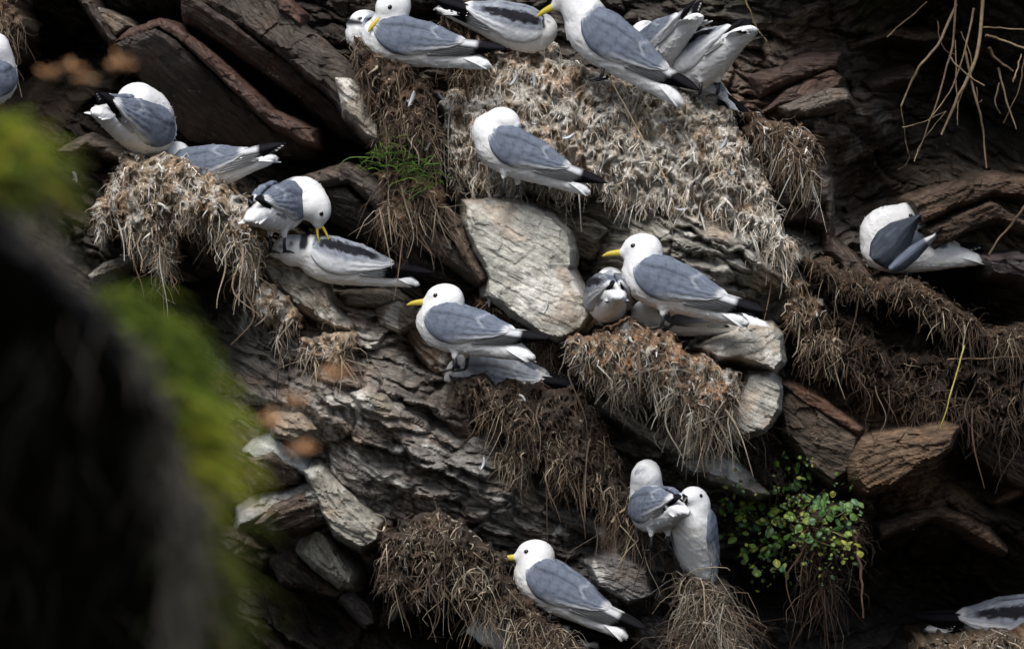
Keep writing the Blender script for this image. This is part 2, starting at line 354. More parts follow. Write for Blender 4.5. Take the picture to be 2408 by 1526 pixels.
# slabs and boulders standing out of the face: outline, depth, bulge, edge width, tilt (x, down), slope, colour, roughness, guano
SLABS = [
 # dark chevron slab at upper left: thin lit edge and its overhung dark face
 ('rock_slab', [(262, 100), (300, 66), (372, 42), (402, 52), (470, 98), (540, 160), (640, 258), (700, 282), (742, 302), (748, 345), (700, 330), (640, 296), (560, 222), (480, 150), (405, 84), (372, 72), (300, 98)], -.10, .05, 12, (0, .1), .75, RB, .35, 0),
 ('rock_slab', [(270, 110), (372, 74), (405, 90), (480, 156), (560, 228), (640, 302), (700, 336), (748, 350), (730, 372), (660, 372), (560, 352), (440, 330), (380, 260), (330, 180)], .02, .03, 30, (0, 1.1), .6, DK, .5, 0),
 # long plank above it
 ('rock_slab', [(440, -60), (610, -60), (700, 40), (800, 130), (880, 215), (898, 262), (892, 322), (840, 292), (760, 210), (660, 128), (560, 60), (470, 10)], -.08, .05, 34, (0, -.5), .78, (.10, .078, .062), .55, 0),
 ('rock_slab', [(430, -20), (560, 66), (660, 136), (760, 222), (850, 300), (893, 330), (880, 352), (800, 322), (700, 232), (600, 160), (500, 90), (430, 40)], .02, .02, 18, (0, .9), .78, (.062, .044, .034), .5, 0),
 ('rock_slab', [(190, -40), (260, 70), (278, 96), (262, 104), (215, 50), (160, -40)], -.02, .05, 16, (0, 0), .9, (.09, .07, .055), .5, 0),
 ('rock_slab', [(210, 8), (290, 40), (310, 62), (272, 86), (230, 40)], .0, .03, 20, (0, -.5), .8, (.22, .18, .14), .8, .2),
 ('rock_slab', [(640, -40), (720, 30), (710, 70), (650, 20)], -.06, .05, 14, (0, 0), .8, RB, .4, 0),
 ('rock_slab', [(785, 180), (828, 184), (862, 225), (886, 290), (894, 338), (858, 318), (806, 262)], -.19, .04, 18, (0, -.2), .8, (.27, .225, .175), .9, .42),
 # chevron slab in the left centre
 ('rock_slab', [(690, 418), (760, 396), (815, 384), (860, 398), (905, 432), (990, 500), (1070, 566), (1140, 640), (1146, 668), (1120, 672), (1060, 628), (960, 560), (880, 490), (820, 432), (760, 440), (705, 452)], -.10, .05, 22, (0, .2), .62, (.085, .066, .052), .6, 0),
 ('rock_slab', [(760, 446), (820, 440), (880, 498), (960, 566), (1060, 636), (1130, 678), (1090, 700), (1000, 660), (930, 610), (850, 560), (780, 520)], .02, .04, 26, (0, .9), .5, (.062, .049, .040), .9, 0),
 ('rock_slab', [(1040, 470), (1085, 520), (1110, 590), (1148, 655), (1128, 668), (1090, 610), (1050, 540)], -.14, .03, 12, (0, 0), .9, (.20, .14, .10), .6, 0),
 # pale boulders
 ('pale_boulder', [(1085, 470), (1150, 462), (1220, 470), (1300, 505), (1342, 545), (1352, 590), (1340, 632), (1362, 668), (1388, 714), (1394, 745), (1372, 778), (1312, 802), (1270, 782), (1200, 736), (1142, 694), (1150, 655), (1112, 590), (1088, 530)], -.14, .075, 16, (.10, -.22), .45, (.44, .40, .33), .40, .5),
 ('pale_boulder', [(1640, 815), (1700, 785), (1755, 762), (1822, 768), (1840, 790), (1842, 850), (1820, 872), (1740, 846), (1690, 850)], -.24, .08, 18, (0, -.3), -.25, (.42, .38, .31), .5, .35),
 ('pale_boulder', [(1760, 880), (1820, 870), (1842, 910), (1838, 965), (1800, 1012), (1740, 1030), (1702, 1024), (1716, 985), (1740, 930)], -.22, .08, 18, (0, -.3), .3, (.42, .375, .31), .5, .4),
 # slabs under the nest right of centre
 ('rock_slab', [(1395, 925), (1440, 940), (1520, 985), (1600, 1020), (1642, 1050), (1640, 1084), (1600, 1078), (1540, 1050), (1470, 1010), (1410, 970)], -.20, .06, 24, (0, -.3), .5, (.27, .23, .185), .55, .1),
 ('rock_slab', [(1590, 1080), (1640, 1075), (1700, 1062), (1760, 1110), (1812, 1160), (1780, 1172), (1700, 1140), (1620, 1112)], -.17, .06, 26, (0, -.4), .5, (.28, .245, .205), .6, .1),
 ('rock_slab', [(1690, 1070), (1760, 1050), (1840, 1110), (1850, 1160), (1800, 1150)], -.02, .05, 24, (0, .2), .25, (.13, .115, .10), .7, 0),
 # brown slab and the orange chevrons at lower right
 ('rock_slab', [(1842, 905), (1880, 915), (1950, 970), (2025, 1022), (2022, 1060), (2004, 1120), (1960, 1150), (1900, 1100), (1840, 1020), (1830, 960)], -.06, .06, 26, (0, .1), .68, (.125, .092, .066), .5, 0),
 ('rock_slab', [(1836, 900), (1870, 905), (1950, 950), (2030, 1010), (2022, 1026), (1940, 978), (1870, 930)], -.16, .03, 9, (0, 0), .68, (.13, .075, .05), .35, 0),
 ('rock_slab', [(2000, 1080), (2030, 1032), (2120, 1018), (2230, 996), (2262, 1004), (2240, 1058), (2180, 1090), (2100, 1140), (2040, 1164), (2006, 1130)], -.14, .07, 22, (0, -.1), -.33, OB, .85, 0),
 ('rock_slab', [(2248, 1004), (2290, 1000), (2440, 1080), (2440, 1150), (2400, 1150), (2320, 1100), (2260, 1050)], -.04, .05, 18, (0, .5), .58, (.075, .052, .038), .9, 0),
 ('rock_slab', [(2060, 1240), (2120, 1215), (2210, 1192), (2270, 1214), (2330, 1250), (2372, 1300), (2340, 1290), (2260, 1244), (2200, 1222), (2130, 1244), (2070, 1268)], -.08, .05, 12, (0, .3), -.3, (.15, .10, .066), .6, 0),
 ('rock_slab', [(2320, 1180), (2440, 1110), (2440, 1150), (2350, 1190)], -.08, .05, 12, (0, 0), -.5, (.17, .10, .06), .6, 0),
 # bedded arch at the right
 ('rock_slab', [(1812, 452), (1860, 424), (1930, 402), (1956, 420), (1960, 470), (1952, 560), (1940, 480), (1880, 470), (1830, 486)], -.14, .05, 18, (0, -.2), -.15, (.21, .175, .14), .9, .1),
 ('rock_slab', [(1830, 498), (1890, 486), (1940, 492), (1958, 540), (1962, 610), (1944, 600), (1936, 540), (1900, 520), (1840, 526)], -.15, .04, 12, (0, .1), 0.0, (.13, .085, .065), .5, 0),
 ('rock_slab', [(2140, 470), (2230, 440), (2350, 410), (2440, 430), (2440, 470), (2340, 460), (2250, 490), (2170, 530)], -.04, .06, 18, (0, .1), -.3, (.15, .10, .068), .9, 0),
 ('rock_slab', [(2170, 540), (2260, 500), (2330, 470), (2420, 520), (2440, 560), (2350, 520), (2280, 540), (2200, 590)], -.02, .05, 16, (0, .3), -.3, (.12, .08, .055), .8, 0),
 ('rock_slab', [(2310, 600), (2400, 590), (2440, 610), (2440, 690), (2400, 660), (2330, 650)], -.04, .06, 20, (0, .3), .5, (.075, .055, .05), .5, 0),
 ('rock_slab', [(1960, 560), (2010, 600), (2060, 660), (2040, 680), (1980, 640), (1950, 590)], -.02, .06, 18, (0, 0), .9, (.12, .085, .065), .5, 0),
 ('rock_slab', [(1770, 180), (1900, 130), (1980, 122), (1975, 160), (1880, 190), (1790, 228)], -.03, .06, 22, (0, -.2), -.25, (.13, .085, .065), .7, 0),
 ('rock_slab', [(1850, 210), (1960, 160), (1985, 178), (1975, 205), (1880, 240), (1800, 262)], -.05, .05, 18, (0, -.2), -.3, (.15, .10, .078), .8, 0),
 ('rock_slab', [(1830, 250), (1940, 208), (1990, 206), (2010, 240), (1930, 262), (1850, 275)], -.07, .05, 18, (0, -.2), -.2, (.24, .19, .15), .9, .2),
 ('rock_slab', [(1990, 100), (2090, 70), (2180, 66), (2260, 96), (2180, 100), (2090, 92), (2000, 124)], -.02, .05, 14, (0, .3), -.1, (.10, .065, .045), .7, 0),
 ('rock_slab', [(2030, 190), (2150, 160), (2165, 180), (2050, 220)], .02, .05, 14, (0, .2), -.25, (.085, .055, .04), .6, 0),
 # ledges of the left centre
 ('rock_slab', [(600, 610), (650, 588), (720, 600), (770, 660), (790, 720), (832, 760), (836, 790), (780, 770), (700, 730), (640, 680)], -.08, .07, 30, (0, -.1), .7, (.26, .225, .18), .8, .25),
 ('rock_slab', [(408, 548), (440, 535), (500, 570), (545, 615), (600, 672), (580, 690), (520, 640), (440, 590)], -.12, .05, 20, (0, .3), .7, (.085, .058, .045), .5, 0),
 ('rock_slab', [(205, 650), (240, 620), (330, 586), (400, 600), (445, 645), (410, 640), (340, 612), (260, 640), (215, 668)], -.14, .05, 14, (0, 0), -.2, (.24, .20, .155), .7, .2),
 ('rock_slab', [(130, 352), (180, 325), (212, 314), (250, 340), (290, 372), (240, 366), (205, 344), (160, 372)], -.14, .04, 12, (0, 0), -.3, (.17, .13, .10), .6, .1),
 ('rock_slab', [(578, 1064), (600, 1044), (652, 1034), (690, 1055), (724, 1094), (722, 1120), (684, 1100), (640, 1080), (600, 1088)], -.26, .03, 9, (0, -.6), .4, (.44, .42, .37), .5, .3),
 ('rock_slab', [(584, 1080), (640, 1064), (682, 1086), (716, 1112), (700, 1138), (650, 1150), (590, 1150)], -.17, .04, 16, (0, .9), .5, (.15, .115, .085), .7, 0),
 ('rock_slab', [(560, 1206), (620, 1168), (690, 1144), (742, 1126), (764, 1142), (712, 1178), (650, 1200), (600, 1222), (560, 1240)], -.28, .03, 9, (0, -.5), -.3, (.42, .39, .34), .6, .35),
 ('rock_slab', [(640, 1190), (706, 1166), (760, 1146), (806, 1180), (790, 1216), (720, 1250), (640, 1256), (590, 1236)], -.19, .05, 18, (0, .9), -.1, (.17, .13, .10), .8, .1),
 ('rock_slab', [(712, 1106), (748, 1098), (806, 1144), (894, 1228), (892, 1270), (850, 1294), (790, 1262), (752, 1196)], -.20, .05, 16, (0, 0), .8, (.30, .265, .21), .7, .25),
 ('pale_slab', [(702, 1302), (744, 1234), (770, 1262), (842, 1350), (836, 1388), (800, 1382), (740, 1340)], -.20, .06, 24, (0, -.1), .9, (.38, .345, .275), .8, .3),
 ('rock_slab', [(640, 1330), (700, 1300), (738, 1344), (800, 1388), (822, 1400), (790, 1412), (720, 1390), (660, 1370)], -.12, .05, 18, (0, .5), .6, (.13, .10, .075), .6, 0),
 ('rock_slab', [(800, 1410), (838, 1392), (880, 1430), (888, 1470), (860, 1476)], -.14, .05, 16, (0, .1), .8, (.14, .115, .10), .4, 0),
 ('rock_slab', [(862, 1476), (890, 1436), (970, 1402), (1050, 1376), (1075, 1372), (1150, 1420), (1250, 1500), (1230, 1510), (1140, 1450), (1066, 1412), (980, 1440), (900, 1480)], -.13, .06, 18, (0, .3), .5, (.15, .115, .092), .5, .1),
 ('rock_slab', [(1040, 990), (1100, 984), (1136, 1010), (1130, 1030), (1070, 1036)], -.05, .05, 16, (0, .1), .2, (.14, .095, .07), .7, 0),
 ('rock_slab', [(1150, 1060), (1230, 1090), (1262, 1120), (1290, 1200), (1270, 1224), (1230, 1200), (1180, 1150), (1140, 1120)], -.08, .06, 24, (0, .3), .5, (.20, .165, .125), .8, .1),
 ('rock_slab', [(1290, 1200), (1340, 1190), (1410, 1225), (1452, 1250), (1440, 1280), (1400, 1270), (1330, 1240)], -.05, .06, 20, (0, .1), .55, (.15, .13, .11), .7, .05),
 ('rock_slab', [(1398, 1236), (1440, 1240), (1474, 1276), (1470, 1298), (1440, 1300), (1412, 1270)], -.12, .05, 16, (0, .6), .6, (.20, .16, .12), .5, .1),
 ('rock_slab', [(824, 930), (862, 914), (906, 934), (938, 984), (902, 988), (850, 962)], -.30, .05, 14, (0, .2), .5, (.36, .30, .225), .8, .3),
 ('rock_slab', [(884, 726), (930, 702), (976, 720), (988, 758), (940, 784), (892, 764)], -.18, .03, 16, (0, .1), .4, (.24, .18, .13), .9, .15),
 ('rock_slab', [(798, 694), (860, 680), (930, 688), (962, 712), (884, 720), (812, 720)], -.20, .04, 12, (0, -.3), .3, (.26, .21, .16), .8, .25),
 ('rock_slab', [(640, 984), (700, 972), (744, 1010), (696, 1042), (642, 1022)], -.26, .05, 14, (0, .2), .5, (.34, .27, .195), .8, .2),
 ('rock_slab', [(1390, 1330), (1450, 1300), (1520, 1340), (1540, 1400), (1480, 1420), (1410, 1380)], -.22, .05, 16, (0, .1), .5, (.20, .175, .155), .9, .05),
 ('rock_slab', [(1500, 1440), (1570, 1450), (1590, 1500), (1560, 1540), (1500, 1530)], -.22, .05, 14, (0, .1), .6, (.20, .17, .15), .9, .1),
 ('rock_slab', [(960, 735), (1000, 742), (1030, 790), (1050, 850), (1068, 890), (1040, 900), (990, 850), (950, 790)], -.20, .05, 22, (0, .1), 1.0, (.24, .17, .12), .9, .2),
]
def build_slabs():
    for i, (nm, poly, y0, bl, ew, tl, sl, colr, rg, g_) in enumerate(SLABS):
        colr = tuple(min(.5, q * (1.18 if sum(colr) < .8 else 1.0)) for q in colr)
        if i > 10 and nm != 'pale_boulder':      # keep a slab seated in the face, not hung in front of it
            pu = np.array([p[0] for p in poly], float); pv = np.array([p[1] for p in poly], float); q_ = np.linspace(.15, .85, 5)
            su = np.concatenate([pu.mean() + (pu - pu.mean()) * k_ for k_ in q_]); sv = np.concatenate([pv.mean() + (pv - pv.mean()) * k_ for k_ in q_])
            y0 = max(y0, float(np.mean(sample_grid(CLIFF_Y, su, sv))) - (.17 if pu.mean() < 900 and pv.mean() > 1000 else .10 if pu.mean() < 1800 else .15))
        pale = sum(colr) > .75
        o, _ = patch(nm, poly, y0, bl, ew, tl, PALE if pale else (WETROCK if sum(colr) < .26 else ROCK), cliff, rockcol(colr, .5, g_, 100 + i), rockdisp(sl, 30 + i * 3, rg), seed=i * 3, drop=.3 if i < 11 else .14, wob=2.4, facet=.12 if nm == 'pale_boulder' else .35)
build_slabs()

# ------------------------------------------------------------------ nests: earth core plus hanging straw and roots
def nest(label, poly, y0, bulge, n, colr, straw_cols, length=(14, 62), edge_w=60, g=0.0, tilt=(0, 0), name='nest', cat='nest', group='kittiwake nests', rootlets=8, rad=(1.0, 2.2), seed=0, rim=.25, lumpy=1.0, lean=0.0, tangle=.28, chunky=.12, bright=1.0):
    cu = sum(p[0] for p in poly) / len(poly); cv = sum(p[1] for p in poly) / len(poly)
    root = empty(name, P(cu, max(p[1] for p in poly), y0)); tag(root, label, cat, group)
    rl = Vector(root.location); base = np.array(colr)
    def disp(u, v):
        wu = u + fbm(u / 40, v / 40, 2, seed + 12) * 14; wv = v + fbm(u / 30, v / 30, 2, seed + 13) * 16
        r1, r2, r3, dx, dy, e = cells(wu / 15 + 2, wv / 30, seed + 14); q1, q2, q3, ex, ey, e2 = cells(wu / 7.5, wv / 12, seed + 17)
        lob = (1 - (dx * dx + dy * dy) * 1.6) * (.3 + r1) * .022 + (1 - (ex * ex + ey * ey) * 1.5) * (.2 + q1) * .012 - .020 * sstep(.62, .95, q2) - .02 * sstep(.75, 1., r2)
        drip = lob + fbm(u / 34, v / 40, 4, seed + 2) * .030 + fbm(u / 5, v / 8, 3, seed + 3) * .004
        return drip * lumpy * 1.25, (r2 - .5) * .9 + (q2 - .5) * .7 + fbm(u / 9, v / 26, 3, seed + 5) * .4
    def colf(u, v, x, d):
        c = base * np.clip(1 + .8 * x + .35 * fbm(u / 50, v / 60, 3, seed + 6), .3, 2.2)[..., None]
        w_ = sstep(0, .5, fbm(u / 30, v / 40, 3, seed + 7))[..., None] * .5
        c = c * (1 - w_) + c * np.array((1.3, .95, .72)) * w_
        if g:
            gg = sstep(.32 - .42 * g, .5 - .42 * g, fbm(u / 22, v / 44, 5, seed + 8) + .3 * fbm(u / 6, v / 12, 2, seed + 9))[..., None] * .85
            c = c * (1 - gg) + GUANO * gg
        return c
    o, (u, v, d, y) = patch('nest_core', poly, y0, bulge, edge_w, tilt, NEST, None, colf, disp, seed=seed, drop=.34, wob=15)
    o.data.transform(Matrix.Translation(-rl)); o.parent = root
    r = np.random.default_rng(seed + 5)
    w_ = np.where(d > 1, 1.0, 0.0); w_ = w_ * (1 + 2.0 * (np.exp(-np.abs(d) / 26) * sstep(-.1, .4, (v - cv) / (max(p[1] for p in poly) - min(p[1] for p in poly)))) + 2.5 * np.exp(-np.abs(d) / 14) * rim * 4)
    f = (DIST + y0 - bulge) / DIST
    W3 = np.stack([(u - 1204) * K * f, y - .002, (763 - v) * K * f], -1)
    def pick(idx): return u.ravel()[idx], v.ravel()[idx], W3.reshape(-1, 3)[idx]
    # straw grows in matted tufts: every tuft has its own lie, length and tint
    nc = max(6, n // 9); ci = r.choice(u.size, nc, p=(w_ / w_.sum()).ravel())
    cj, ck = np.unravel_index(ci, u.shape)
    of = r.integers(0, nc, n); loose = r.random(n) < tangle
    spread_ = (6 + 10 * r.random(nc))[of] / 3.2
    jj = np.clip(np.round(cj[of] + r.normal(0, 1, n) * spread_).astype(int), 0, u.shape[0] - 1); kk = np.clip(np.round(ck[of] + r.normal(0, 1, n) * spread_).astype(int), 0, u.shape[1] - 1)
    ok = d[jj, kk] > -6; of = of[ok]; jj = jj[ok]; kk = kk[ok]; loose = loose[ok]; n = len(of)
    P0 = W3[jj, kk]
    lowedge = np.exp(-np.abs(d) / 26) * sstep(-.1, .4, (v - cv) / (max(p[1] for p in poly) - min(p[1] for p in poly)))
    Lc = length[0] + (length[1] - length[0]) * r.random(nc) ** 2.6 + (length[1] * .8 * lowedge[cj, ck])
    L = Lc[of] * (.45 + .75 * r.random(n)) * K; L[loose] *= .8
    Dc = np.stack([r.normal(lean, .42, nc), -.05 - r.random(nc) * .22, r.normal(-.8, .38, nc)], 1)
    D = Dc[of] + r.normal(0, .16, (n, 3)); D[loose] = np.stack([r.normal(0, .8, n), -.12 - r.random(n) * .4, r.normal(-.25, .7, n)], 1)[loose]
    sc_ = np.array(straw_cols); tc_ = r.integers(0, len(sc_), nc)
    pick_c = sc_[np.where(r.random(n) < .7, tc_[of], r.integers(0, len(sc_), n))] * (.55 + .9 * r.random((n, 1))) * bright
    s_ = strand_mesh('straw', P0 - np.array(rl), D, L, (rad[0] + (rad[1] - rad[0]) * 1.5 * r.random(n) ** 3) * K * .56, pick_c, 5, .85, .4, seed, parent=root)
    s_['kind'] = 'stuff'
    # short thick bits: crusted stalks, mud drips and plant stubs
    nb = int(n * chunky); bi = r.choice(u.size, nb, p=(w_ / w_.sum()).ravel()); bj, bk = np.unravel_index(bi, u.shape)
    bc = sc_[np.clip(r.integers(0, len(sc_), nb), 0, 99)] * (.6 + .75 * r.random((nb, 1)))
    bc = np.where((r.random((nb, 1)) < g * .9), GUANO[None] * (.7 + .4 * r.random((nb, 1))), bc)
    s_ = strand_mesh('stubs', W3[bj, bk] + np.array((0, .004, 0)) - np.array(rl), np.stack([r.normal(lean, .8, nb), -.2 - .4 * r.random(nb), r.normal(-.5, .8, nb)], 1), (5 + 26 * r.random(nb) ** 2.5) * K, (1.4 + 3.0 * r.random(nb) ** 2) * K, bc, 5, 1.0, .4, seed + 3, 4, parent=root)
    s_['kind'] = 'stuff'
    # a few thicker roots that hang free
    if rootlets:
        low = ((d > 4) & (d < 60)).ravel() * (0.2 + sstep(min(p[1] for p in poly), max(p[1] for p in poly), v).ravel()) 
        ii = r.choice(u.size, rootlets, p=low / low.sum()); _, _, Q0 = pick(ii)
        for k_ in range(rootlets):
            strand_mesh('root', (Q0[k_] - np.array(rl) + (0, -.01, 0))[None], np.array([[r.normal(lean, .25), -.3, -1.0]]), np.array([(70 + 90 * r.random()) * K]), np.array([(1.6 + 1.4 * r.random()) * K]), (sc_[r.integers(0, len(sc_))] * .62)[None], 12, .45, .2, seed + k_, 5, parent=root)
    return root

S_PALE = [(.46, .39, .29), (.36, .285, .20), (.20, .145, .098), (.54, .50, .43), (.10, .07, .048)]
S_BROWN = [(.22, .165, .115), (.12, .082, .056), (.36, .30, .22), (.065, .043, .03), (.085, .057, .041)]
S_DARK = [(.085, .060, .042), (.05, .034, .025), (.17, .13, .095), (.11, .068, .042), (.035, .026, .02)]
S_GUANO = [(.72, .69, .63), (.70, .67, .60), (.64, .575, .48), (.48, .395, .295), (.32, .22, .145), (.70, .655, .58), (.66, .61, .53), (.14, .09, .058)]
S_GREY = [(.20, .175, .14), (.30, .27, .215), (.11, .09, .07), (.38, .355, .29), (.075, .058, .046)]
def build_nests():
    nest('pale straw nest with whitewashed hanging roots under two adults at left', [(238, 440), (270, 385), (300, 366), (360, 362), (440, 366), (505, 408), (560, 452), (598, 500), (606, 590), (604, 655), (578, 664), (545, 612), (490, 560), (440, 528), (400, 538), (398, 590), (414, 640), (375, 634), (335, 590), (282, 560), (225, 540), (205, 490)], -.14, .14, 3000, (.40, .315, .225), S_PALE + S_GUANO[:1] + S_GUANO[3:5], edge_w=80, g=.68, chunky=.22, bright=1.2, length=(10, 44), tangle=.45, seed=201, rootlets=12)
    nest('dark brown shaggy nest with a white feather on it, under the adult at the top', [(828, 86), (872, 95), (930, 122), (985, 163), (1012, 200), (1032, 270), (1030, 365), (1000, 392), (985, 330), (950, 318), (905, 340), (884, 290), (852, 210), (832, 150)], -.12, .13, 1500, (.10, .07, .05), S_BROWN, seed=211, rootlets=12, length=(12, 60))
    nest('small tattered brown clump of hanging roots above the left centre slab', [(886, 400), (940, 372), (1000, 390), (1040, 440), (1052, 485), (1010, 520), (950, 526), (898, 498)], -.12, .09, 700, (.17, .115, .075), S_BROWN, cat='root clump', name='root_clump', group='hanging root clumps', seed=221, rootlets=10, length=(16, 70), edge_w=36)
    nest('brown shaggy clump between the adult at the top and the sleeping juvenile', [(1035, 12), (1090, 6), (1140, 60), (1162, 120), (1172, 185), (1130, 215), (1090, 190), (1058, 130), (1040, 80)], -.0, .09, 700, (.12, .082, .055), S_BROWN, cat='root clump', name='root_clump', group='hanging root clumps', seed=231, rootlets=8, edge_w=46)
    nest('large guano-whitened nest mound spreading down from the top row of gulls', [(1120, 195), (1165, 122), (1230, 108), (1300, 106), (1350, 130), (1400, 168), (1480, 196), (1560, 206), (1650, 216), (1722, 258), (1775, 335), (1805, 425), (1845, 520), (1872, 590), (1852, 640), (1790, 604), (1720, 562), (1640, 522), (1560, 492), (1450, 472), (1380, 446), (1290, 448), (1180, 450), (1090, 425), (1052, 430), (1042, 340), (1034, 250), (1070, 205)], -.02, .13, 7000, (.50, .43, .345), S_GUANO, edge_w=120, g=.98, seed=241, chunky=.16, bright=1.3, rootlets=16, length=(8, 42), tangle=.45, rad=(.8, 1.9), lumpy=1.25, tilt=(0, -.15))
    nest('brown straw fringe hanging right of the guano-whitened mound', [(1728, 252), (1800, 264), (1872, 290), (1932, 342), (1946, 412), (1922, 442), (1880, 424), (1830, 404), (1798, 352), (1758, 318)], -.05, .10, 1000, (.16, .11, .075), S_BROWN + S_GUANO[:1], cat='root clump', name='root_clump', group='hanging root clumps', seed=251, rootlets=8)
    nest('mossy straw nest with orange earth and hanging roots, below the two gulls right of centre', [(1335, 806), (1380, 786), (1450, 768), (1500, 760), (1562, 776), (1640, 822), (1692, 862), (1742, 892), (1748, 950), (1702, 982), (1690, 1005), (1650, 1024), (1618, 992), (1560, 962), (1480, 934), (1420, 908), (1360, 880)], -.28, .13, 2400, (.29, .185, .115), S_GREY + S_PALE, edge_w=70, chunky=.15, g=.25, tangle=.4, seed=261, rootlets=14)
    nest('dark shaggy nest with long drooping roots below the lying juvenile at the middle', [(1060, 892), (1130, 886), (1200, 902), (1300, 908), (1342, 914), (1400, 962), (1440, 1012), (1452, 1090), (1492, 1160), (1532, 1222), (1546, 1270), (1522, 1290), (1480, 1240), (1425, 1190), (1340, 1150), (1280, 1110), (1200, 1045), (1150, 1000), (1098, 950)], -.17, .08, 2300, (.072, .057, .045), S_BROWN + S_DARK, seed=271, rootlets=18, tangle=.4, length=(12, 85), edge_w=60)
    nest('shaggy brown nest with a pale hanging root beard, beside the lowest adult', [(890, 1248), (960, 1222), (1060, 1212), (1112, 1250), (1172, 1310), (1212, 1372), (1262, 1442), (1340, 1500), (1372, 1545), (1250, 1545), (1190, 1472), (1120, 1424), (1060, 1388), (1000, 1400), (985, 1430), (950, 1400), (885, 1382), (922, 1330)], -.21, .08, 2300, (.075, .058, .045), S_BROWN + S_PALE[:1] + S_GREY[1:2] + S_DARK[:2], seed=281, rootlets=18, tangle=.4, length=(12, 85), edge_w=60)
    nest('thin grassy nest beard under the white breasted adult', [(1582, 1346), (1640, 1344), (1702, 1376), (1722, 1430), (1738, 1560), (1600, 1560), (1606, 1440)], -.26, .09, 1000, (.07, .055, .042), S_GREY + S_BROWN, seed=291, rootlets=12, length=(50, 150), edge_w=46)
    nest('mossy brown ledge mat under the preening adult at the right', [(1880, 600), (1950, 606), (2040, 644), (2130, 652), (2212, 690), (2272, 738), (2330, 768), (2450, 764), (2450, 806), (2330, 802), (2260, 782), (2200, 744), (2120, 722), (2040, 708), (1960, 690), (1905, 660)], -.06, .10, 1500, (.07, .048, .033), S_DARK + S_BROWN, seed=301, tangle=.55, cat='root mat', name='root_mat', group='mats of roots and moss', rootlets=8, length=(18, 60), edge_w=34)
    nest('coiled straw nest at the bottom right corner', [(2165, 1512), (2250, 1496), (2340, 1488), (2460, 1478), (2460, 1590), (2140, 1590)], .16, .10, 1200, (.17, .125, .085), S_PALE + S_GREY, seed=311, rootlets=0, length=(30, 80), edge_w=40)
    nest('dark tangled root mat hanging below the black hollow at the right', [(1868, 742), (1960, 722), (2050, 762), (2100, 822), (2250, 826), (2450, 812), (2450, 1010), (2340, 1000), (2240, 962), (2150, 962), (2060, 932), (1960, 892), (1888, 832)], .0, .08, 1900, (.04, .027, .02), S_DARK + S_DARK + S_BROWN[:1], seed=321, tangle=.75, lumpy=1.5, cat='root mat', name='root_mat', group='mats of roots and moss', rootlets=14, length=(14, 80), edge_w=50)
    nest('pale brown crumbled nest remains right of the mossy straw nest', [(1850, 640), (1890, 650), (1940, 720), (1960, 780), (1990, 850), (1960, 872), (1900, 830), (1860, 760), (1840, 690)], -.04, .09, 700, (.17, .12, .08), S_BROWN + S_PALE[:1], seed=331, cat='root mat', name='root_mat', group='mats of roots and moss', rootlets=6, length=(10, 46), g=.12)
    nest('porous pale mud nest remnant left of the lying juvenile ledge', [(578, 694), (628, 672), (664, 690), (702, 742), (684, 792), (640, 772), (600, 762)], -.15, .07, 160, (.42, .32, .22), S_PALE, seed=341, cat='mud lump', name='nest_remnant', group='old nest remnants', rootlets=3, length=(15, 45), edge_w=30, g=.2)
    nest('crusty pale mud remnant on the ledge at left of centre', [(690, 800), (760, 786), (828, 780), (842, 822), (800, 872), (762, 852), (702, 842)], -.15, .07, 220, (.40, .31, .22), S_PALE, seed=351, cat='mud lump', name='nest_remnant', group='old nest remnants', rootlets=4, length=(15, 60), edge_w=30, g=.3)
    nest('straw clump at the top left corner above the cut off gull', [(-40, -40), (34, -14), (44, 60), (28, 112), (-40, 122)], -.10, .09, 500, (.14, .10, .07), S_BROWN, seed=361, cat='root clump', name='root_clump', group='hanging root clumps', rootlets=4)
    nest('leafless root bed beneath the green leafy plant', [(1720, 1180), (1800, 1160), (1380, 1150), (2010, 1170), (2040, 1230), (2020, 1330), (1960, 1400), (1880, 1330), (1780, 900), (1710, 1250)], .02, .08, 1300, (.045, .034, .025), S_DARK, seed=371, tangle=.6, lumpy=1.4, cat='root mat', name='root_mat', group='mats of roots and moss', rootlets=6, length=(14, 90), edge_w=50)
    nest('curly dry seaweed tuft on the rock ledge below the middle nest', [(1160, 1062), (1200, 1052), (1250, 1062), (1262, 1092), (1220, 1104), (1170, 1090)], -.15, .04, 140, (.26, .2, .13), S_PALE, seed=381, cat='seaweed tuft', name='seaweed_tuft', group=None, rootlets=0, length=(20, 55), edge_w=20, rad=(1.4, 3))
    nest('thin reddish brown root fringe beside the juvenile under the middle boulder', [(1130, 690), (1200, 740), (1270, 784), (1310, 806), (1330, 870), (1300, 880), (1240, 820), (1170, 760), (1120, 720)], -.02, .06, 800, (.12, .075, .048), S_BROWN, seed=391, cat='root clump', name='root_clump', group='hanging root clumps', rootlets=8, length=(20, 90), edge_w=26)
build_nests()

# ------------------------------------------------------------------ birds
WHITE = np.array((0.77, 0.78, 0.79)); GREY = np.array((0.135, 0.158, 0.205)); BLACK = np.array((0.012, 0.012, 0.015))
PALEG = np.array((0.36, 0.385, 0.43)); DGREY = np.array((0.07, 0.075, 0.09)); YEL = np.array((0.50, 0.40, 0.045)); LEGC = np.array((0.02, 0.02, 0.024))
TX = np.array([108, 100, 84, 60, 30, 0, -35, -70, -100, -130, -158, -182, -196], float)
TH = np.array([6, 24, 38, 49, 54, 53, 48, 41, 34, 26, 19, 12, 5], float)
TW = np.array([6, 22, 36, 46, 50, 49, 43, 35, 28, 24, 22, 18, 10], float)
TZ = np.array([4, 3, 1, 0, 0, 0, 0, -1, -3, -5, -8, -10, -12], float)

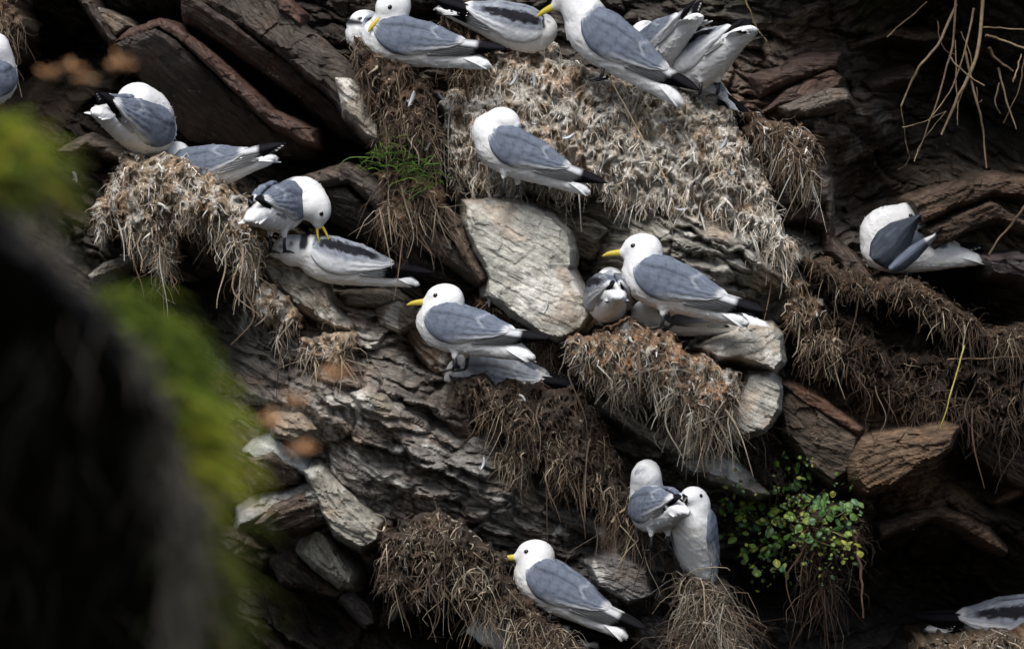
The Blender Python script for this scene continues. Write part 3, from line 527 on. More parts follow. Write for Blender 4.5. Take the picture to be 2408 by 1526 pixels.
def tube_rings(cen, axes, n=20):
    """closed loft: cen (m,3); axes list of (vec_a, vec_b) half axes"""
    m = len(cen); a = np.linspace(0, 2 * np.pi, n, endpoint=False)
    V = np.concatenate([cen[i] + np.outer(np.cos(a), axes[i][0]) + np.outer(np.sin(a), axes[i][1]) for i in range(m)])
    F = []
    for i in range(m - 1):
        for j in range(n):
            k = (j + 1) % n
            F.append((i * n + j, i * n + k, (i + 1) * n + k, (i + 1) * n + j))
    V = np.concatenate([V, cen[:1], cen[-1:]])
    for j in range(n):
        k = (j + 1) % n
        F.append((m * n, k, j, j)); F.append((m * n + 1, (m - 1) * n + j, (m - 1) * n + k, (m - 1) * n + k))
    return V, F
def poly_mesh(name, parts, scale, cols=None, smooth=True):
    V = []; F = []; o = 0
    for v, f in parts:
        V.append(np.asarray(v, float)); F += [tuple(dict.fromkeys(int(i) + o for i in q)) for q in f]; o += len(v)
    V = np.concatenate(V) * scale
    me = bpy.data.meshes.new(name); me.from_pydata(V.tolist(), [], F); me.update()
    me.polygons.foreach_set('use_smooth', np.full(len(F), smooth, bool))
    bm = bmesh.new(); bm.from_mesh(me); bmesh.ops.recalc_face_normals(bm, faces=bm.faces); bm.to_mesh(me); bm.free()
    if cols is not None: set_col(me, np.concatenate(cols))
    return me
def ball(c, r, axes=None, n=14, m=10):
    if axes is None: axes = np.eye(3)
    if np.isscalar(r): r = (r, r, r)
    th = np.linspace(0, np.pi, m + 1)[1:-1]
    cen = [np.array(c) + axes[0] * r[0] * math.cos(t) for t in th]
    ax = [(axes[1] * r[1] * math.sin(t), axes[2] * r[2] * math.sin(t)) for t in th]
    V, F = tube_rings(np.array(cen), ax, n)
    V[-2] = np.array(c) + axes[0] * r[0]; V[-1] = np.array(c) - axes[0] * r[0]
    return V, F
def remesh(parts, scale, voxel, smooth=7):
    me = poly_mesh('tmp', parts, scale)
    o = bpy.data.objects.new('tmp', me); COL.objects.link(o)
    m = o.modifiers.new('r', 'REMESH'); m.mode = 'VOXEL'; m.voxel_size = voxel; m.use_smooth_shade = True
    s = o.modifiers.new('s', 'SMOOTH'); s.factor = 0.5; s.iterations = smooth
    dg = bpy.context.evaluated_depsgraph_get()
    out = bpy.data.meshes.new_from_object(o.evaluated_get(dg))
    bpy.data.objects.remove(o); bpy.data.meshes.remove(me)
    out.polygons.foreach_set('use_smooth', np.ones(len(out.polygons), bool))
    return out

def make_bird(label, u, v, y, h, pitch=20, roll=0, S=1.0, juv=False, head=(82, 0, 84), hdir=(0, 0), nmid=None, bill=True, gape=0,
              legs=True, leg_h=95, leg_x=(-2, -14), fat=1.0, wz=26, wx=-222, tz=-18, tx=-150, tailp=0, wing=True, spread=(0, 0), cat='bird', group='kittiwakes on the cliff ledges', hidden_head=False, neck_r=(47, 38), wdrop=(0, 0), tailw=30, sides=(1, -1), bar=True, rear=1.0, jdark=1.0):
    f = (DIST + y) / DIST
    sc = K * S * f
    ctr = P(u, v, y)
    root = empty('juvenile_kittiwake' if juv else 'kittiwake', (ctr.x, ctr.y, ctr.z - leg_h * sc), R(h))
    tag(root, label, cat, group)
    up0 = np.array((0, 0, leg_h), float)                 # torso centre in root frame (picture units)
    p = R(pitch); q = R(roll)
    ax = np.array((math.cos(p), 0, math.sin(p))); ay = np.array((0., 1., 0.)); az = np.array((-math.sin(p), 0, math.cos(p)))
    ay, az = ay * math.cos(q) + az * math.sin(q), az * math.cos(q) - ay * math.sin(q)
    T = lambda x, yy, z: up0 + ax * x + ay * yy + az * z
    rnd = np.random.default_rng(int(abs(u) * 7 + v))
    # ---- body, neck and head as one skin
    hh = TH * fat; hw = TW * fat; TXr = np.where(TX < -60, -60 + (TX + 60) * rear, TX)
    parts = [tube_rings(np.array([T(TXr[i], 0, TZ[i]) for i in range(len(TX))]), [(ay * hw[i], az * hh[i]) for i in range(len(TX))], 22)]
    hc = up0 + np.array(head, float)
    hy, hp = R(hdir[0]), R(hdir[1])
    hf = np.array((math.cos(hp) * math.cos(hy), math.cos(hp) * math.sin(hy), math.sin(hp)))
    hl = np.array((-math.sin(hy), math.cos(hy), 0)); hu = np.cross(hf, hl)
    A = T(56, 0, 10); B = hc - hf * 9 - hu * 10
    C = up0 + np.array(nmid, float) if nmid else (A * 0.45 + B * 0.55 + ax * 10)
    for t in np.linspace(0, 1, 13):
        c = A * (1 - t) ** 2 + 2 * C * t * (1 - t) + B * t * t
        r = neck_r[0] + (neck_r[1] - neck_r[0]) * t ** 0.8
        parts.append(ball(c, r, n=14, m=9))
    parts.append(ball(hc - hf * 3, (43, 33, 33), (hf, hl, hu))); parts.append(ball(hc - hf * 12 - hu * 6, (36, 34, 34), (hf, hl, hu)))
    parts.append(ball(hc + hf * 24 - hu * 6, (22, 17, 17), (hf, hl, hu))); parts.append(ball(hc + hf * 34 - hu * 7, (16, 11, 11), (hf, hl, hu)))
    feet = []
    for sgn, lx in ((1, leg_x[0]), (-1, leg_x[1])):
        top = T(lx - 4, sgn * 19, -30 * fat); ft = np.array((top[0] + 3, top[1], 0.0)); feet.append((top, ft))
        if legs:
            n = max(2, int((top[2] - 30) / 8))
            for t in np.linspace(0, 1, 5):
                parts.append(ball(top + (np.array((top[0], top[1], max(28, top[2] - 34))) - top) * t, 15 - 9 * t, n=10, m=7))
    me = remesh(parts, sc, 4.0 * sc, 6)
    co = np.empty(len(me.vertices) * 3, np.float32); me.vertices.foreach_get('co', co); co = co.reshape(-1, 3) / sc
    nrm_ = np.empty(len(co) * 3, np.float32); me.vertices.foreach_get('normal', nrm_); nrm_ = nrm_.reshape(-1, 3)
    ruf = (1.5 * fbm(co[:, 0] / 15, co[:, 2] / 9 + co[:, 1] / 10, 3, 33 + int(abs(u)) % 50) + .8 * fbm(co[:, 0] / 6, co[:, 2] / 4 + co[:, 1] / 5, 2, 36)) * sstep(30, 70, np.linalg.norm(co - hc, axis=1))
    co = co + nrm_ * ruf[:, None]; me.vertices.foreach_set('co', (co * sc).astype(np.float32).ravel()); me.update()      # ruffled plumage
    d = co - up0
    xt = d @ ax; yt = d @ ay; zt = d @ az
    jag = fbm(co[:, 0] / 9, co[:, 2] / 9 + co[:, 1] / 11, 3, 2) * 5
    g = sstep(-3, 3, np.minimum(np.minimum(70 - xt, xt + 100), zt - 12 - np.abs(yt) * 0.05) + jag)
    nd = np.linalg.norm(co - hc, axis=1)
    neckw = sstep(34, 26, np.linalg.norm(co - C, axis=1))
    for t in np.linspace(.3, 1, 10):                      # neck and head stay white
        cc_ = A * (1 - t) ** 2 + 2 * C * t * (1 - t) + B * t * t; r = neck_r[0] + (neck_r[1] - neck_r[0]) * t ** 0.8
        g = g * (1 - sstep(r + 3.5, r - 1.5, np.linalg.norm(co - cc_, axis=1) + jag * .6) * sstep(.28, .5, t))
    g = g * (1 - sstep(46, 40, nd))
    c = WHITE[None] * (1 - g[:, None]) + GREY[None] * g[:, None]
    if juv:
        nape = T(56, 0, 34)
        e = sstep(-4, 4, 10 - np.abs((co - (A * 0.35 + C * 0.3 + B * 0.35)) @ (B - A) / np.linalg.norm(B - A)) + jag * .7) * sstep(0, 14, (co - (A + B) * .5) @ (hu * 0.6 + az * .6))
        for sg in (1, -1):
            ear = hc - hf * 6 + hl * sg * 26 + hu * 3
            e = np.maximum(e, sstep(13, 8, np.linalg.norm(co - ear, axis=1) + jag * .5) * .85)
            lore = hc + hf * 19 + hl * sg * 24 + hu * 5
            e = np.maximum(e, sstep(9, 4, np.linalg.norm(co - lore, axis=1)) * .7)
        crown = sstep(4, 24, (co - hc) @ hu) * sstep(10, -14, (co - hc) @ hf) * sstep(52, 46, nd) * .8
        c = c * (1 - crown[:, None]) + PALEG * .8 * jdark * crown[:, None]
        c = c * (1 - e[:, None]) + np.array((0.03, 0.032, 0.04)) * e[:, None]
    c = c * (1 + .07 * fbm(co[:, 0] / 10, co[:, 2] / 7 + co[:, 1] / 9, 3, 12))[:, None]
    shade_stain = sstep(.1, .5, fbm(co[:, 0] / 30, co[:, 2] / 22, 3, 14 + int(abs(u)) % 17)) * sstep(5, -30, zt) * sstep(58, 80, nd) * .28      # blotchy underside shade put into the belly colour, with some soiling
    c = c * (1 - shade_stain[:, None]) + c * np.array((.80, .74, .60)) * shade_stain[:, None]
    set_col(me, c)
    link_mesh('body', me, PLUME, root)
    # loose feather tips lying back over the body, so the outline is soft
    nv_ = len(me.vertices); nr = np.empty(nv_ * 3, np.float32); me.vertices.foreach_get('normal', nr); nr = nr.reshape(-1, 3)
    pk = rnd.choice(nv_, 520); fwd_ = (co[pk] - hc) @ hf; pk = pk[(nd[pk] > 50) & (c[pk].min(1) > .55) & (co[pk, 2] > 34 if legs else True)]
    tg_ = -ax[None] * .8 + np.array((0, 0, -.35)); tg_ = tg_ - nr[pk] * (nr[pk] * tg_).sum(1, keepdims=True)
    ft_ = strand_mesh('body_feathers', (co[pk] - nr[pk] * .9) * sc, tg_ + nr[pk] * (.03 + .09 * rnd.random((len(pk), 1))) + rnd.normal(0, .07, (len(pk), 3)), (6 + 6 * rnd.random(len(pk))) * sc, (.7 + .7 * rnd.random(len(pk))) * sc, c[pk] * (.94 + .08 * rnd.random((len(pk), 1))), 3, .2, .05, int(abs(u)), 3, PLUME, root)
    ft_['kind'] = 'stuff'
    # ---- wings
    if wing:
        for wi, sgn in enumerate(sides):
            make_wing(root, T, ax, ay, az, sgn, sc, juv, fat, wz, wx, spread[wi], wdrop[wi], rnd, bar, jdark)
    # ---- tail: fan of feathers
    tv = []; tf = []; tcol = []; nf = 6
    for i in range(nf):
        a0 = (i - (nf - 1) / 2) / (nf / 2)
        base = np.array((-104, a0 * min(20, tailw * .3), -3)); tip = np.array((tx - 4 * abs(a0) - 38, a0 * tailw, tz - 3 * abs(a0)))
        b, fcs, cl = blade(base, tip, 9, max(11, tailw * .38), 8, up=np.array((0, -a0 * .3, 1.0)), off=abs(a0) * -1.2)
        tcolr = np.repeat((WHITE * .97)[None], len(b), 0)
        if juv: tcolr[cl > 0.84] = BLACK
        if tailp:
            ca, sa = math.cos(R(tailp)), math.sin(R(tailp)); dx = b[:, 0] + 104; dz = b[:, 2] + 3
            b = np.stack([-104 + dx * ca + dz * sa, b[:, 1], -3 - dx * sa + dz * ca], 1)
        tv.append(np.array([T(*q_) for q_ in b])); tf.append(fcs); tcol.append(tcolr)
    link_mesh('tail', poly_mesh('tail', list(zip(tv, tf)), sc, tcol), PLUME, root)
    # ---- bill
    if bill:
        xs = np.array((30, 40, 50, 61, 71, 79, 83)); bh = np.array((8.6, 8, 7, 6.1, 4.8, 2.8, .9)); bw = np.array((7.5, 6.5, 5.5, 4.4, 3.4, 2, .8)); dz = np.array((0, 0, 0, -.4, -1.4, -3.6, -5.5)) - 7
        if not gape:
            pv = tube_rings(np.array([hc + hf * xs[i] + hu * dz[i] for i in range(7)]), [(hl * bw[i], hu * bh[i]) for i in range(7)], 12)
            link_mesh('bill', poly_mesh('bill', [pv], sc, [np.repeat(YEL[None], len(pv[0]), 0)]), HORN, root)
        else:
            pts = []; cl = []
            for sg in (1, -1):
                a = R(gape * .5) * sg; bf = hf * math.cos(a) + hu * math.sin(a); bu = np.cross(bf, hl)
                k_ = 1.0 if sg > 0 else .93
                pv = tube_rings(np.array([hc + hf * 26 - hu * 6 + bf * (xs[i] - 26) * k_ + bu * ((dz[i] + 6) * sg + sg * 2) for i in range(7)]),
                                [(hl * bw[i], bu * bh[i] * .5) for i in range(7)], 10)
                pts.append(pv); cl.append(np.repeat(YEL[None], len(pv[0]), 0))
            link_mesh('bill', poly_mesh('bill', pts, sc, cl), HORN, root)
            gp = ball(hc + hf * 36 - hu * 6, (14, 5, 5 + gape * .12), (hf, hl, hu))
            link_mesh('gape', poly_mesh('gape', [gp], sc, [np.repeat(np.array((.45, .06, .02))[None], len(gp[0]), 0)]), HORN, root)
    if not hidden_head:
        for sg in (1, -1):
            ev = ball(hc + hf * 16 + hl * sg * 26 + hu * 6, (6, 4.2, 5.4), (hf, hl, hu), 12, 8)
            link_mesh('eye', poly_mesh('eye', [ev], sc, [np.repeat(np.array((.006, .005, .005))[None], len(ev[0]), 0)]), GLOSS, root)
    # ---- legs and webbed feet
    if legs:
        for top, ft in feet:
            knee = np.array((top[0] - 1, top[1], max(26, top[2] - 26)))
            pp = [tube_rings(np.array([knee, knee * .5 + ft * .5 + (-1, 0, 0), ft + (0, 0, 5)]), [(np.array((r, 0, 0)), np.array((0, r, 0))) for r in (4.6, 3.8, 4.6)], 8)]
            toes = [np.array((24, sp, -1.0)) for sp in (-13, 0, 13)]
            for t_ in toes:
                pp.append(tube_rings(np.array([ft + (0, 0, 4), ft + t_ * .5 + (0, 0, 3), ft + t_]), [(np.array((0, r, 0)), np.array((0, 0, r))) for r in (3.2, 2.6, 1.6)], 6))
            wv = np.array([ft + (2, 0, 3.4)] + [ft + t_ * .86 + (0, 0, 1.4) for t_ in toes] + [ft + (2, 0, 1.6)] + [ft + t_ * .86 + (0, 0, 0) for t_ in toes])
            pp.append((wv, [(0, 1, 2), (0, 2, 3), (4, 6, 5), (4, 7, 6), (1, 5, 6, 2), (2, 6, 7, 3), (0, 4, 5, 1), (0, 3, 7, 4)]))
            link_mesh('leg', poly_mesh('leg', pp, sc, [np.repeat(LEGC[None], len(a_[0]), 0) for a_ in pp]), HORN, root)
    return root

def blade(base, tip, wb, wm, n, up, off=0.0, th=1.1, point=0.55):
    """one long feather as a thin closed leaf; returns verts, faces, t along"""
    d = tip - base; L = np.linalg.norm(d); d = d / L; sd_ = np.cross(up, d); sd_ /= np.linalg.norm(sd_); nn = np.cross(d, sd_)
    V = []; tt = []
    for i in range(n + 1):
        t = i / n; w_ = (wb + (wm - wb) * min(1, t * 2)) * (1 if t < point else max(0.08, 1 - ((t - point) / (1 - point)) ** 2.2))
        c = base + d * L * t + nn * off
        for k_, hgt in ((-1, 0), (0, th * 1.4), (1, 0), (0, -th)):
            V.append(c + sd_ * k_ * w_ + nn * hgt); tt.append(t)
    F = []
    for i in range(n):
        for j in range(4):
            k_ = (j + 1) % 4; F.append((i * 4 + j, i * 4 + k_, i * 4 + 4 + k_, i * 4 + 4 + j))
    F.append((0, 1, 2, 3)); F.append((n * 4 + 3, n * 4 + 2, n * 4 + 1, n * 4))
    return np.array(V), F, np.array(tt)

def make_wing(root, T, ax, ay, az, sgn, sc, juv, fat, wz, wx, spread, wdrop, rnd, bar_on=True, jdark=1.0):
    ns, n2 = 46, 30
    s = np.linspace(0, 1, ns)[:, None] * np.ones((1, n2)); t = np.linspace(0, 1, n2)[None, :] * np.ones((ns, 1))
    x0 = 80 - 212 * s
    X = np.array([80, 60, 30, 0, -40, -80, -110, -132]); Hh = np.array([36, 47, 54, 53, 45, 33, 24, 17]) * fat; Ww = np.array([38, 47, 51, 50, 44, 35, 25, 15]) * fat
    hh = np.interp(-x0, -X, Hh); ww = np.interp(-x0, -X, Ww)
    zc = np.interp(s, [0, .4, 1], [4, 2, wz * .55])
    top = np.interp(s, [0, .04, .12, .3, .7, .92, 1], [38, 58, 70, 76, 78, 70, 52])
    bot = np.interp(s, [0, .04, .12, .25, .45, .65, .85, .95, 1], [26, 2, -20, -34, -38, -29, -12, 10, 36]) - wdrop
    ph = np.radians(top + (bot - top) * t)
    # relief: rows of coverts in front, long overlapping flight feathers behind
    row = s * 9 + 0.16 * np.sin(t * 40); rel = (row % 1.0) * 1.6 * sstep(.62, .3, s)
    lf = t * 7 - s * 2.2; rel2 = (lf % 1.0) * 3.2 * sstep(.38, .6, s)
    rim = np.minimum(1, np.minimum(np.minimum(t, 1 - t) * 9, np.minimum(s * 4.5, (1 - s) * 14))) ** .6
    off = 5.5 * rim + rel + rel2 + fbm(s * 7, t * 5 + sgn, 3, 4) * 1.6 + spread * s * s * 30
    bl_ = t - (.40 - .10 * s + .05 * np.sin(s * 9 + sgn)) ; scap = sstep(.03, -.03, bl_) * sstep(.04, .16, s) * sstep(.82, .66, s)
    bl2 = s - (.60 + .10 * t + .03 * np.sin(t * 14)); ter = sstep(-.012, .012, bl2) * sstep(.0, .12, .62 - t)
    off = off + 3.2 * scap - 2.0 * ter
    seam = np.exp(-((bl_ - .035) / .028) ** 2) * sstep(.06, .18, s) * sstep(.80, .64, s)
    def surf(o):
        yy = sgn * (ww + o) * np.cos(ph); zz = zc + (hh + o) * np.sin(ph)
        return np.stack([x0, yy, zz], -1).reshape(-1, 3)
    Vo = surf(off); Vi = surf(np.minimum(off - 3.5, 1.5) - 3)
    V = np.concatenate([Vo, Vi]); n = ns * n2; F = []
    I = np.arange(n).reshape(ns, n2)
    F += np.stack([I[:-1, :-1], I[1:, :-1], I[1:, 1:], I[:-1, 1:]], -1).reshape(-1, 4).tolist()
    F += (np.stack([I[:-1, :-1], I[:-1, 1:], I[1:, 1:], I[1:, :-1]], -1).reshape(-1, 4) + n).tolist()
    edge = list(I[0, :]) + list(I[1:, -1]) + list(I[-1, -2::-1]) + list(I[-2:0:-1, 0])
    for i in range(len(edge)):
        a, b = edge[i], edge[(i + 1) % len(edge)]; F.append((a, b, b + n, a + n))
    jag = fbm(s * 22, t * 16 + sgn * 3, 3, 6) * .035
    wt = np.maximum(sstep(.86, .93, t + jag) * sstep(.34, .5, s) * .9, sstep(.88, .95, s + jag * .6) * .9)
    wt = np.maximum(wt, .35 * sstep(.74, .9, t + jag) * sstep(.3, .5, s))
    edgeline = ((lf % 1.0) < .12) * sstep(.45, .62, s) * .6
    sc1 = (row % 1.0); al = (t * 11 + np.floor(row) * .5) % 1.0          # scalloped covert tips
    scal = sstep(.55, 1.0, sc1 + .35 * (al - .5) ** 2 * 4 - .2) * sstep(.66, .5, s) * sstep(.02, .1, s)
    fr_ = sstep(.085, .0, s + jag * 1.2 + .03 * (t - .5))
    shade = (1 + fbm(s * 5, t * 9, 3, 9 + int(rnd.integers(0, 40))) * .2 + fbm(s * 26, t * 18, 2, 19) * .10) * (1 - .30 * scal) * (1 + .16 * (al - .5) * sstep(.6, .4, s)) * (1 - .22 * sstep(.2, .0, lf % 1.0) * sstep(.4, .6, s))
    shade = shade * (1 - .42 * seam) * (1 + .08 * scap); c = GREY[None, None] * shade[..., None]
    if juv: c = (GREY * .55 + PALEG * .45)[None, None] * shade[..., None] * jdark
    c = c * (1 - wt[..., None]) + WHITE * .95 * wt[..., None]
    tl_ = np.exp(-((bl2 - .03) / .018) ** 2) * sstep(.0, .12, .62 - t) * .55
    c = c * (1 - tl_[..., None]) + (PALEG * 1.25) * tl_[..., None]
    c = c * (1 - fr_[..., None] * .75) + WHITE * .92 * fr_[..., None] * .75
    c = c * (1 - edgeline[..., None] * .5) + (WHITE if juv else PALEG) * edgeline[..., None] * .5
    if juv:
        low = sstep(.55, .7, t + jag) * .7
        c = c * (1 - low[..., None]) + np.array((.66, .68, .7)) * jdark * low[..., None]
        bar = sstep(.15, .09, np.abs(t - (.30 + .12 * s) + jag * 2.2)) * sstep(.06, .14, s) * sstep(.86, .74, s) * (1.0 if bar_on else .12)
        c = c * (1 - bar[..., None]) + np.array((.018, .019, .024)) * bar[..., None]
    c = c.reshape(-1, 3)
    W = np.array([T(*q) for q in V])
    wo = link_mesh('wing', poly_mesh('wing', [(W, F)], sc, [np.concatenate([c, c])]), PLUME, root)
    # primaries: long black-tipped feathers stacked beyond the covered wing
    pv = []; pf = []; pc = []
    for i in range(6):
        k_ = i / 5
        base = np.array((-52 - 6 * i, sgn * (35 - 2 * i) * fat, wz * .25 - 20 + 6.5 * i)); tip = np.array((wx + (1 - k_) * 44, sgn * (7 + 3 * (1 - k_) + spread * 30) - 0, wz - 17 * (1 - k_) + 2))
        b, fcs, cl = blade(base, tip, 9, 11.5, 14, up=np.array((0.0, sgn * 1.0, .45)), off=-1.4 * i * sgn * 0 + (5 - i) * .5, th=.9, point=.66)
        xx = b[:, 0] + fbm(b[:, 2] / 5, b[:, 0] / 8, 2, i) * 6
        blk = sstep(wx + 76 - 2 * i, wx + 71 - 2 * i, xx) if not juv else sstep(-104, -116, xx)
        bc = (GREY * .35 + WHITE * .65)[None] * (1 - blk[:, None]) + BLACK[None] * blk[:, None]
        if i in (2, 3, 4) and not juv:
            m_ = cl > .97; bc[m_] = WHITE * .8
        pv.append(np.array([T(*q) for q in b])); pf.append(fcs); pc.append(bc)
    link_mesh('primary_feathers', poly_mesh('primary_feathers', list(zip(pv, pf)), sc, pc), PLUME, wo)

def sheet_wing(root, name, e1, e2, y, bow, colf, n=22, m=10, th=.004):
    """a lifted wing: curved sheet between a leading and a trailing edge, closed with its own thickness"""
    def res(p):
        p = np.array(p, float); L = np.concatenate([[0], np.cumsum(np.linalg.norm(np.diff(p, axis=0), axis=1))]); t = np.linspace(0, L[-1], n)
        return np.stack([np.interp(t, L, p[:, k_]) for k_ in (0, 1)], 1)
    a, b = res(e1), res(e2); V = []; C = []
    for i in range(n):
        for j in range(m):
            t = j / (m - 1); q = a[i] * (1 - t) + b[i] * t; s_ = i / (n - 1)
            fold = ((t * 5 + s_ * .6) % 1.0) * .0018
            V.append(list(P(q[0], q[1], y - bow * math.sin(math.pi * min(1, .15 + t * .85)) - fold))); C.append(colf(s_, t))
    V = np.array(V); C = np.array(C); k_ = len(V); V2 = np.concatenate([V, V + np.array((0, th, 0))]) - np.array(root.location)
    cz, sz = math.cos(-root.rotation_euler.z), math.sin(-root.rotation_euler.z)
    V2 = np.stack([V2[:, 0] * cz - V2[:, 1] * sz, V2[:, 0] * sz + V2[:, 1] * cz, V2[:, 2]], 1)
    I = np.arange(k_).reshape(n, m); F = np.stack([I[:-1, :-1], I[1:, :-1], I[1:, 1:], I[:-1, 1:]], -1).reshape(-1, 4)
    F = F.tolist() + [[x + k_ for x in reversed(f)] for f in F.tolist()]
    ed_ = list(I[0, :]) + list(I[1:, -1]) + list(I[-1, -2::-1]) + list(I[-2:0:-1, 0])
    F += [[ed_[i], ed_[(i + 1) % len(ed_)], ed_[(i + 1) % len(ed_)] + k_, ed_[i] + k_] for i in range(len(ed_))]
    return link_mesh(name, poly_mesh(name, [(V2, F)], 1.0, [np.concatenate([C, C])]), PLUME, root)

BIRDS = [
 dict(label='adult gull standing over its mate, bill pointing left, right of the juvenile seen from behind', u=1570, v=674, y=-0.34, h=163, pitch=21, S=1.1, head=(60, 0, 82), hdir=(17, -3), leg_h=90),
 dict(label='juvenile gull seen from behind with crossed black wing tips, beside the pale boulder', u=1432, v=702, y=-0.25, h=96, pitch=-4, S=1.02, juv=True, head=(58, -12, 38), hdir=(-20, -25), leg_h=66, legs=False, wx=-172, wz=20, hidden_head=True, bill=False, tx=-120, jdark=.55),
 dict(label='gull lying behind the standing adult right of centre, only white belly and tail showing', u=1612, v=738, y=-0.21, h=178, pitch=6, S=1.02, head=(88, 0, 4), hdir=(20, -20), leg_h=50, legs=False, wx=-165, wz=5, bill=False, hidden_head=True),
 dict(label='adult gull standing above a lying juvenile near the middle, yellow bill pointing left', u=1080, v=778, y=-0.24, h=155, pitch=15, S=1.05, head=(40, 0, 74), hdir=(25, -3), leg_h=90, wz=40, wx=-218),
 dict(label='juvenile gull lying in the nest under a standing adult, black wing tips to the right', u=1165, v=876, y=-0.10, h=165, pitch=11, roll=-24, S=0.98, juv=True, head=(84, 0, 6), hdir=(15, -20), leg_h=52, legs=False, wz=12, bar=False, bill=False),
 dict(label='lowest adult gull, yellow bill to the left, sitting behind a shaggy brown nest', u=1308, v=1388, y=-0.22, h=165, pitch=29, S=1.05, head=(52, 0, 82), hdir=(15, -2), leg_h=74, legs=True),
 dict(label='juvenile gull almost hidden behind the nest below the lowest adult, only tail showing', u=1222, v=1486, y=-0.05, h=176, pitch=6, S=0.95, juv=True, head=(84, 0, 10), leg_h=52, legs=False, wz=10, bill=False, hidden_head=True),
 dict(label='adult gull preening with head over its back, standing on black legs on the pale boulder', u=1215, v=365, y=-0.24, h=175, pitch=24, S=1.0, head=(30, 0, 80), hdir=(158, -12), nmid=(92, 0, 66), leg_h=98, leg_x=(22, -10), fat=1.02, hidden_head=True, bill=False, wz=24, neck_r=(46, 33)),
 dict(label='adult gull at the top edge with bill tucked down, lying on the brown shaggy nest', u=958, v=102, y=-0.22, h=172, pitch=12, S=1.05, head=(36, 10, 84), hdir=(38, -38), nmid=(40, 0, 48), leg_h=56, legs=False, wz=32, neck_r=(44, 34)),
 dict(label='small pale gull head peeping out behind the adult on the brown shaggy nest', u=908, v=90, y=0.02, h=182, pitch=6, S=0.9, juv=True, head=(58, 0, 42), hdir=(15, 0), leg_h=52, legs=False, bill=False),
 dict(label='juvenile gull sleeping at the top edge with dark wing bar and head turned back', u=1205, v=64, y=-0.10, h=6, pitch=-17, roll=14, S=0.95, juv=True, head=(64, -8, 2), hdir=(-150, -12), leg_h=52, legs=False, bill=False, wz=10),
 dict(label='large adult gull cropped by the top edge, bill pointing down left, beside the sleeping juvenile', u=1434, v=106, y=-0.22, h=172, pitch=36, S=1.15, head=(80, 0, 102), hdir=(4, -24), leg_h=72, wz=30, wx=-205),
 dict(label='adult gull with raised white tail and dark grey back, behind the large adult at top', u=1552, v=116, y=-0.10, h=120, pitch=-25, roll=4, S=1.0, head=(78, 0, 34), hdir=(0, -30), leg_h=72, wz=22, tailw=40, tx=-150, hidden_head=True, bill=False, wx=-205),
 dict(label='juvenile gull bent head down, white tail raised to the right, right end of top row', u=1658, v=142, y=-0.14, h=124, pitch=-22, roll=8, S=1.08, juv=True, head=(84, 0, -18), hdir=(0, -50), leg_h=78, wz=16, tailw=40, tx=-150, hidden_head=True, bill=False, wx=-180),
 dict(label='juvenile gull hidden in the top row, only its grey and black tail sloping down right', u=1622, v=178, y=-0.04, h=176, pitch=34, S=0.8, juv=True, head=(80, 0, -10), hdir=(0, -40), leg_h=60, legs=False, wz=0, bill=False, hidden_head=True),
 dict(label='adult gull preening under its lifted dark wing on the mossy ledge at the right', u=2128, v=592, y=0.02, h=180, pitch=3, S=0.98, head=(-10, 0, 84), hdir=(150, -16), nmid=(92, 0, 74), leg_h=68, bill=False, wz=20, wx=-190, sides=(-1,)),
 dict(label='adult gull with its back turned and wing tips crossed, before the white breasted adult', u=1546, v=1200, y=-0.34, h=112, pitch=-4, S=0.98, head=(48, 6, 90), hdir=(-40, 0), leg_h=98, wz=24, wx=-166, tx=-112, rear=.82, nmid=(66, 0, 50)),
 dict(label='adult gull facing the camera with bright white breast, beside the green leafy plant', u=1634, v=1268, y=-0.32, h=-112, pitch=60, S=1.0, head=(30, 8, 94), hdir=(-6, 14), leg_h=96, legs=False, wz=8, wx=-168, tx=-100),
 dict(label='juvenile gull with black bar along its wing, lying below the open-billed adult', u=800, v=618, y=-0.16, h=178, pitch=12, S=0.98, juv=True, head=(124, 0, 36), hdir=(10, -10), nmid=(96, 0, 34), leg_h=60, legs=False, wz=22, bill=False, hidden_head=True),
 dict(label='adult gull bending down with its yellow bill wide open above a juvenile', u=655, v=490, y=-0.22, h=72, pitch=5, S=1.06, head=(46, -74, 2), hdir=(-72, -74), nmid=(68, -46, 50), leg_h=98, gape=30, wz=30, wx=-170),
 dict(label='adult gull seen from behind with hidden face, on top of the pale straw nest', u=325, v=298, y=-0.20, h=58, pitch=-14, roll=18, S=1.12, rear=.72, tx=-112, head=(4, 12, 60), hdir=(150, -14), nmid=(64, 0, 44), leg_h=64, legs=False, hidden_head=True, bill=False, wz=26, wx=-170),
 dict(label='adult gull lying flat with raised white tail, behind the rim of the pale straw nest', u=478, v=402, y=-0.12, h=156, pitch=-12, S=1.0, head=(82, 0, 36), hdir=(0, -20), leg_h=52, legs=False, hidden_head=True, bill=False, wz=14),
 dict(label='adult gull cut off by the left edge above the blurred green grass', u=-34, v=200, y=-0.26, h=60, pitch=12, S=1.0, head=(34, -6, 92), hdir=(10, 0), leg_h=74),
 dict(label='juvenile gull at the bottom right corner, lying on straw with its tail to the left', u=2396, v=1466, y=0.30, h=-4, pitch=0, roll=12, S=1.12, juv=True, head=(90, 0, 40), hdir=(0, 0), leg_h=54, legs=False, wz=14),
]
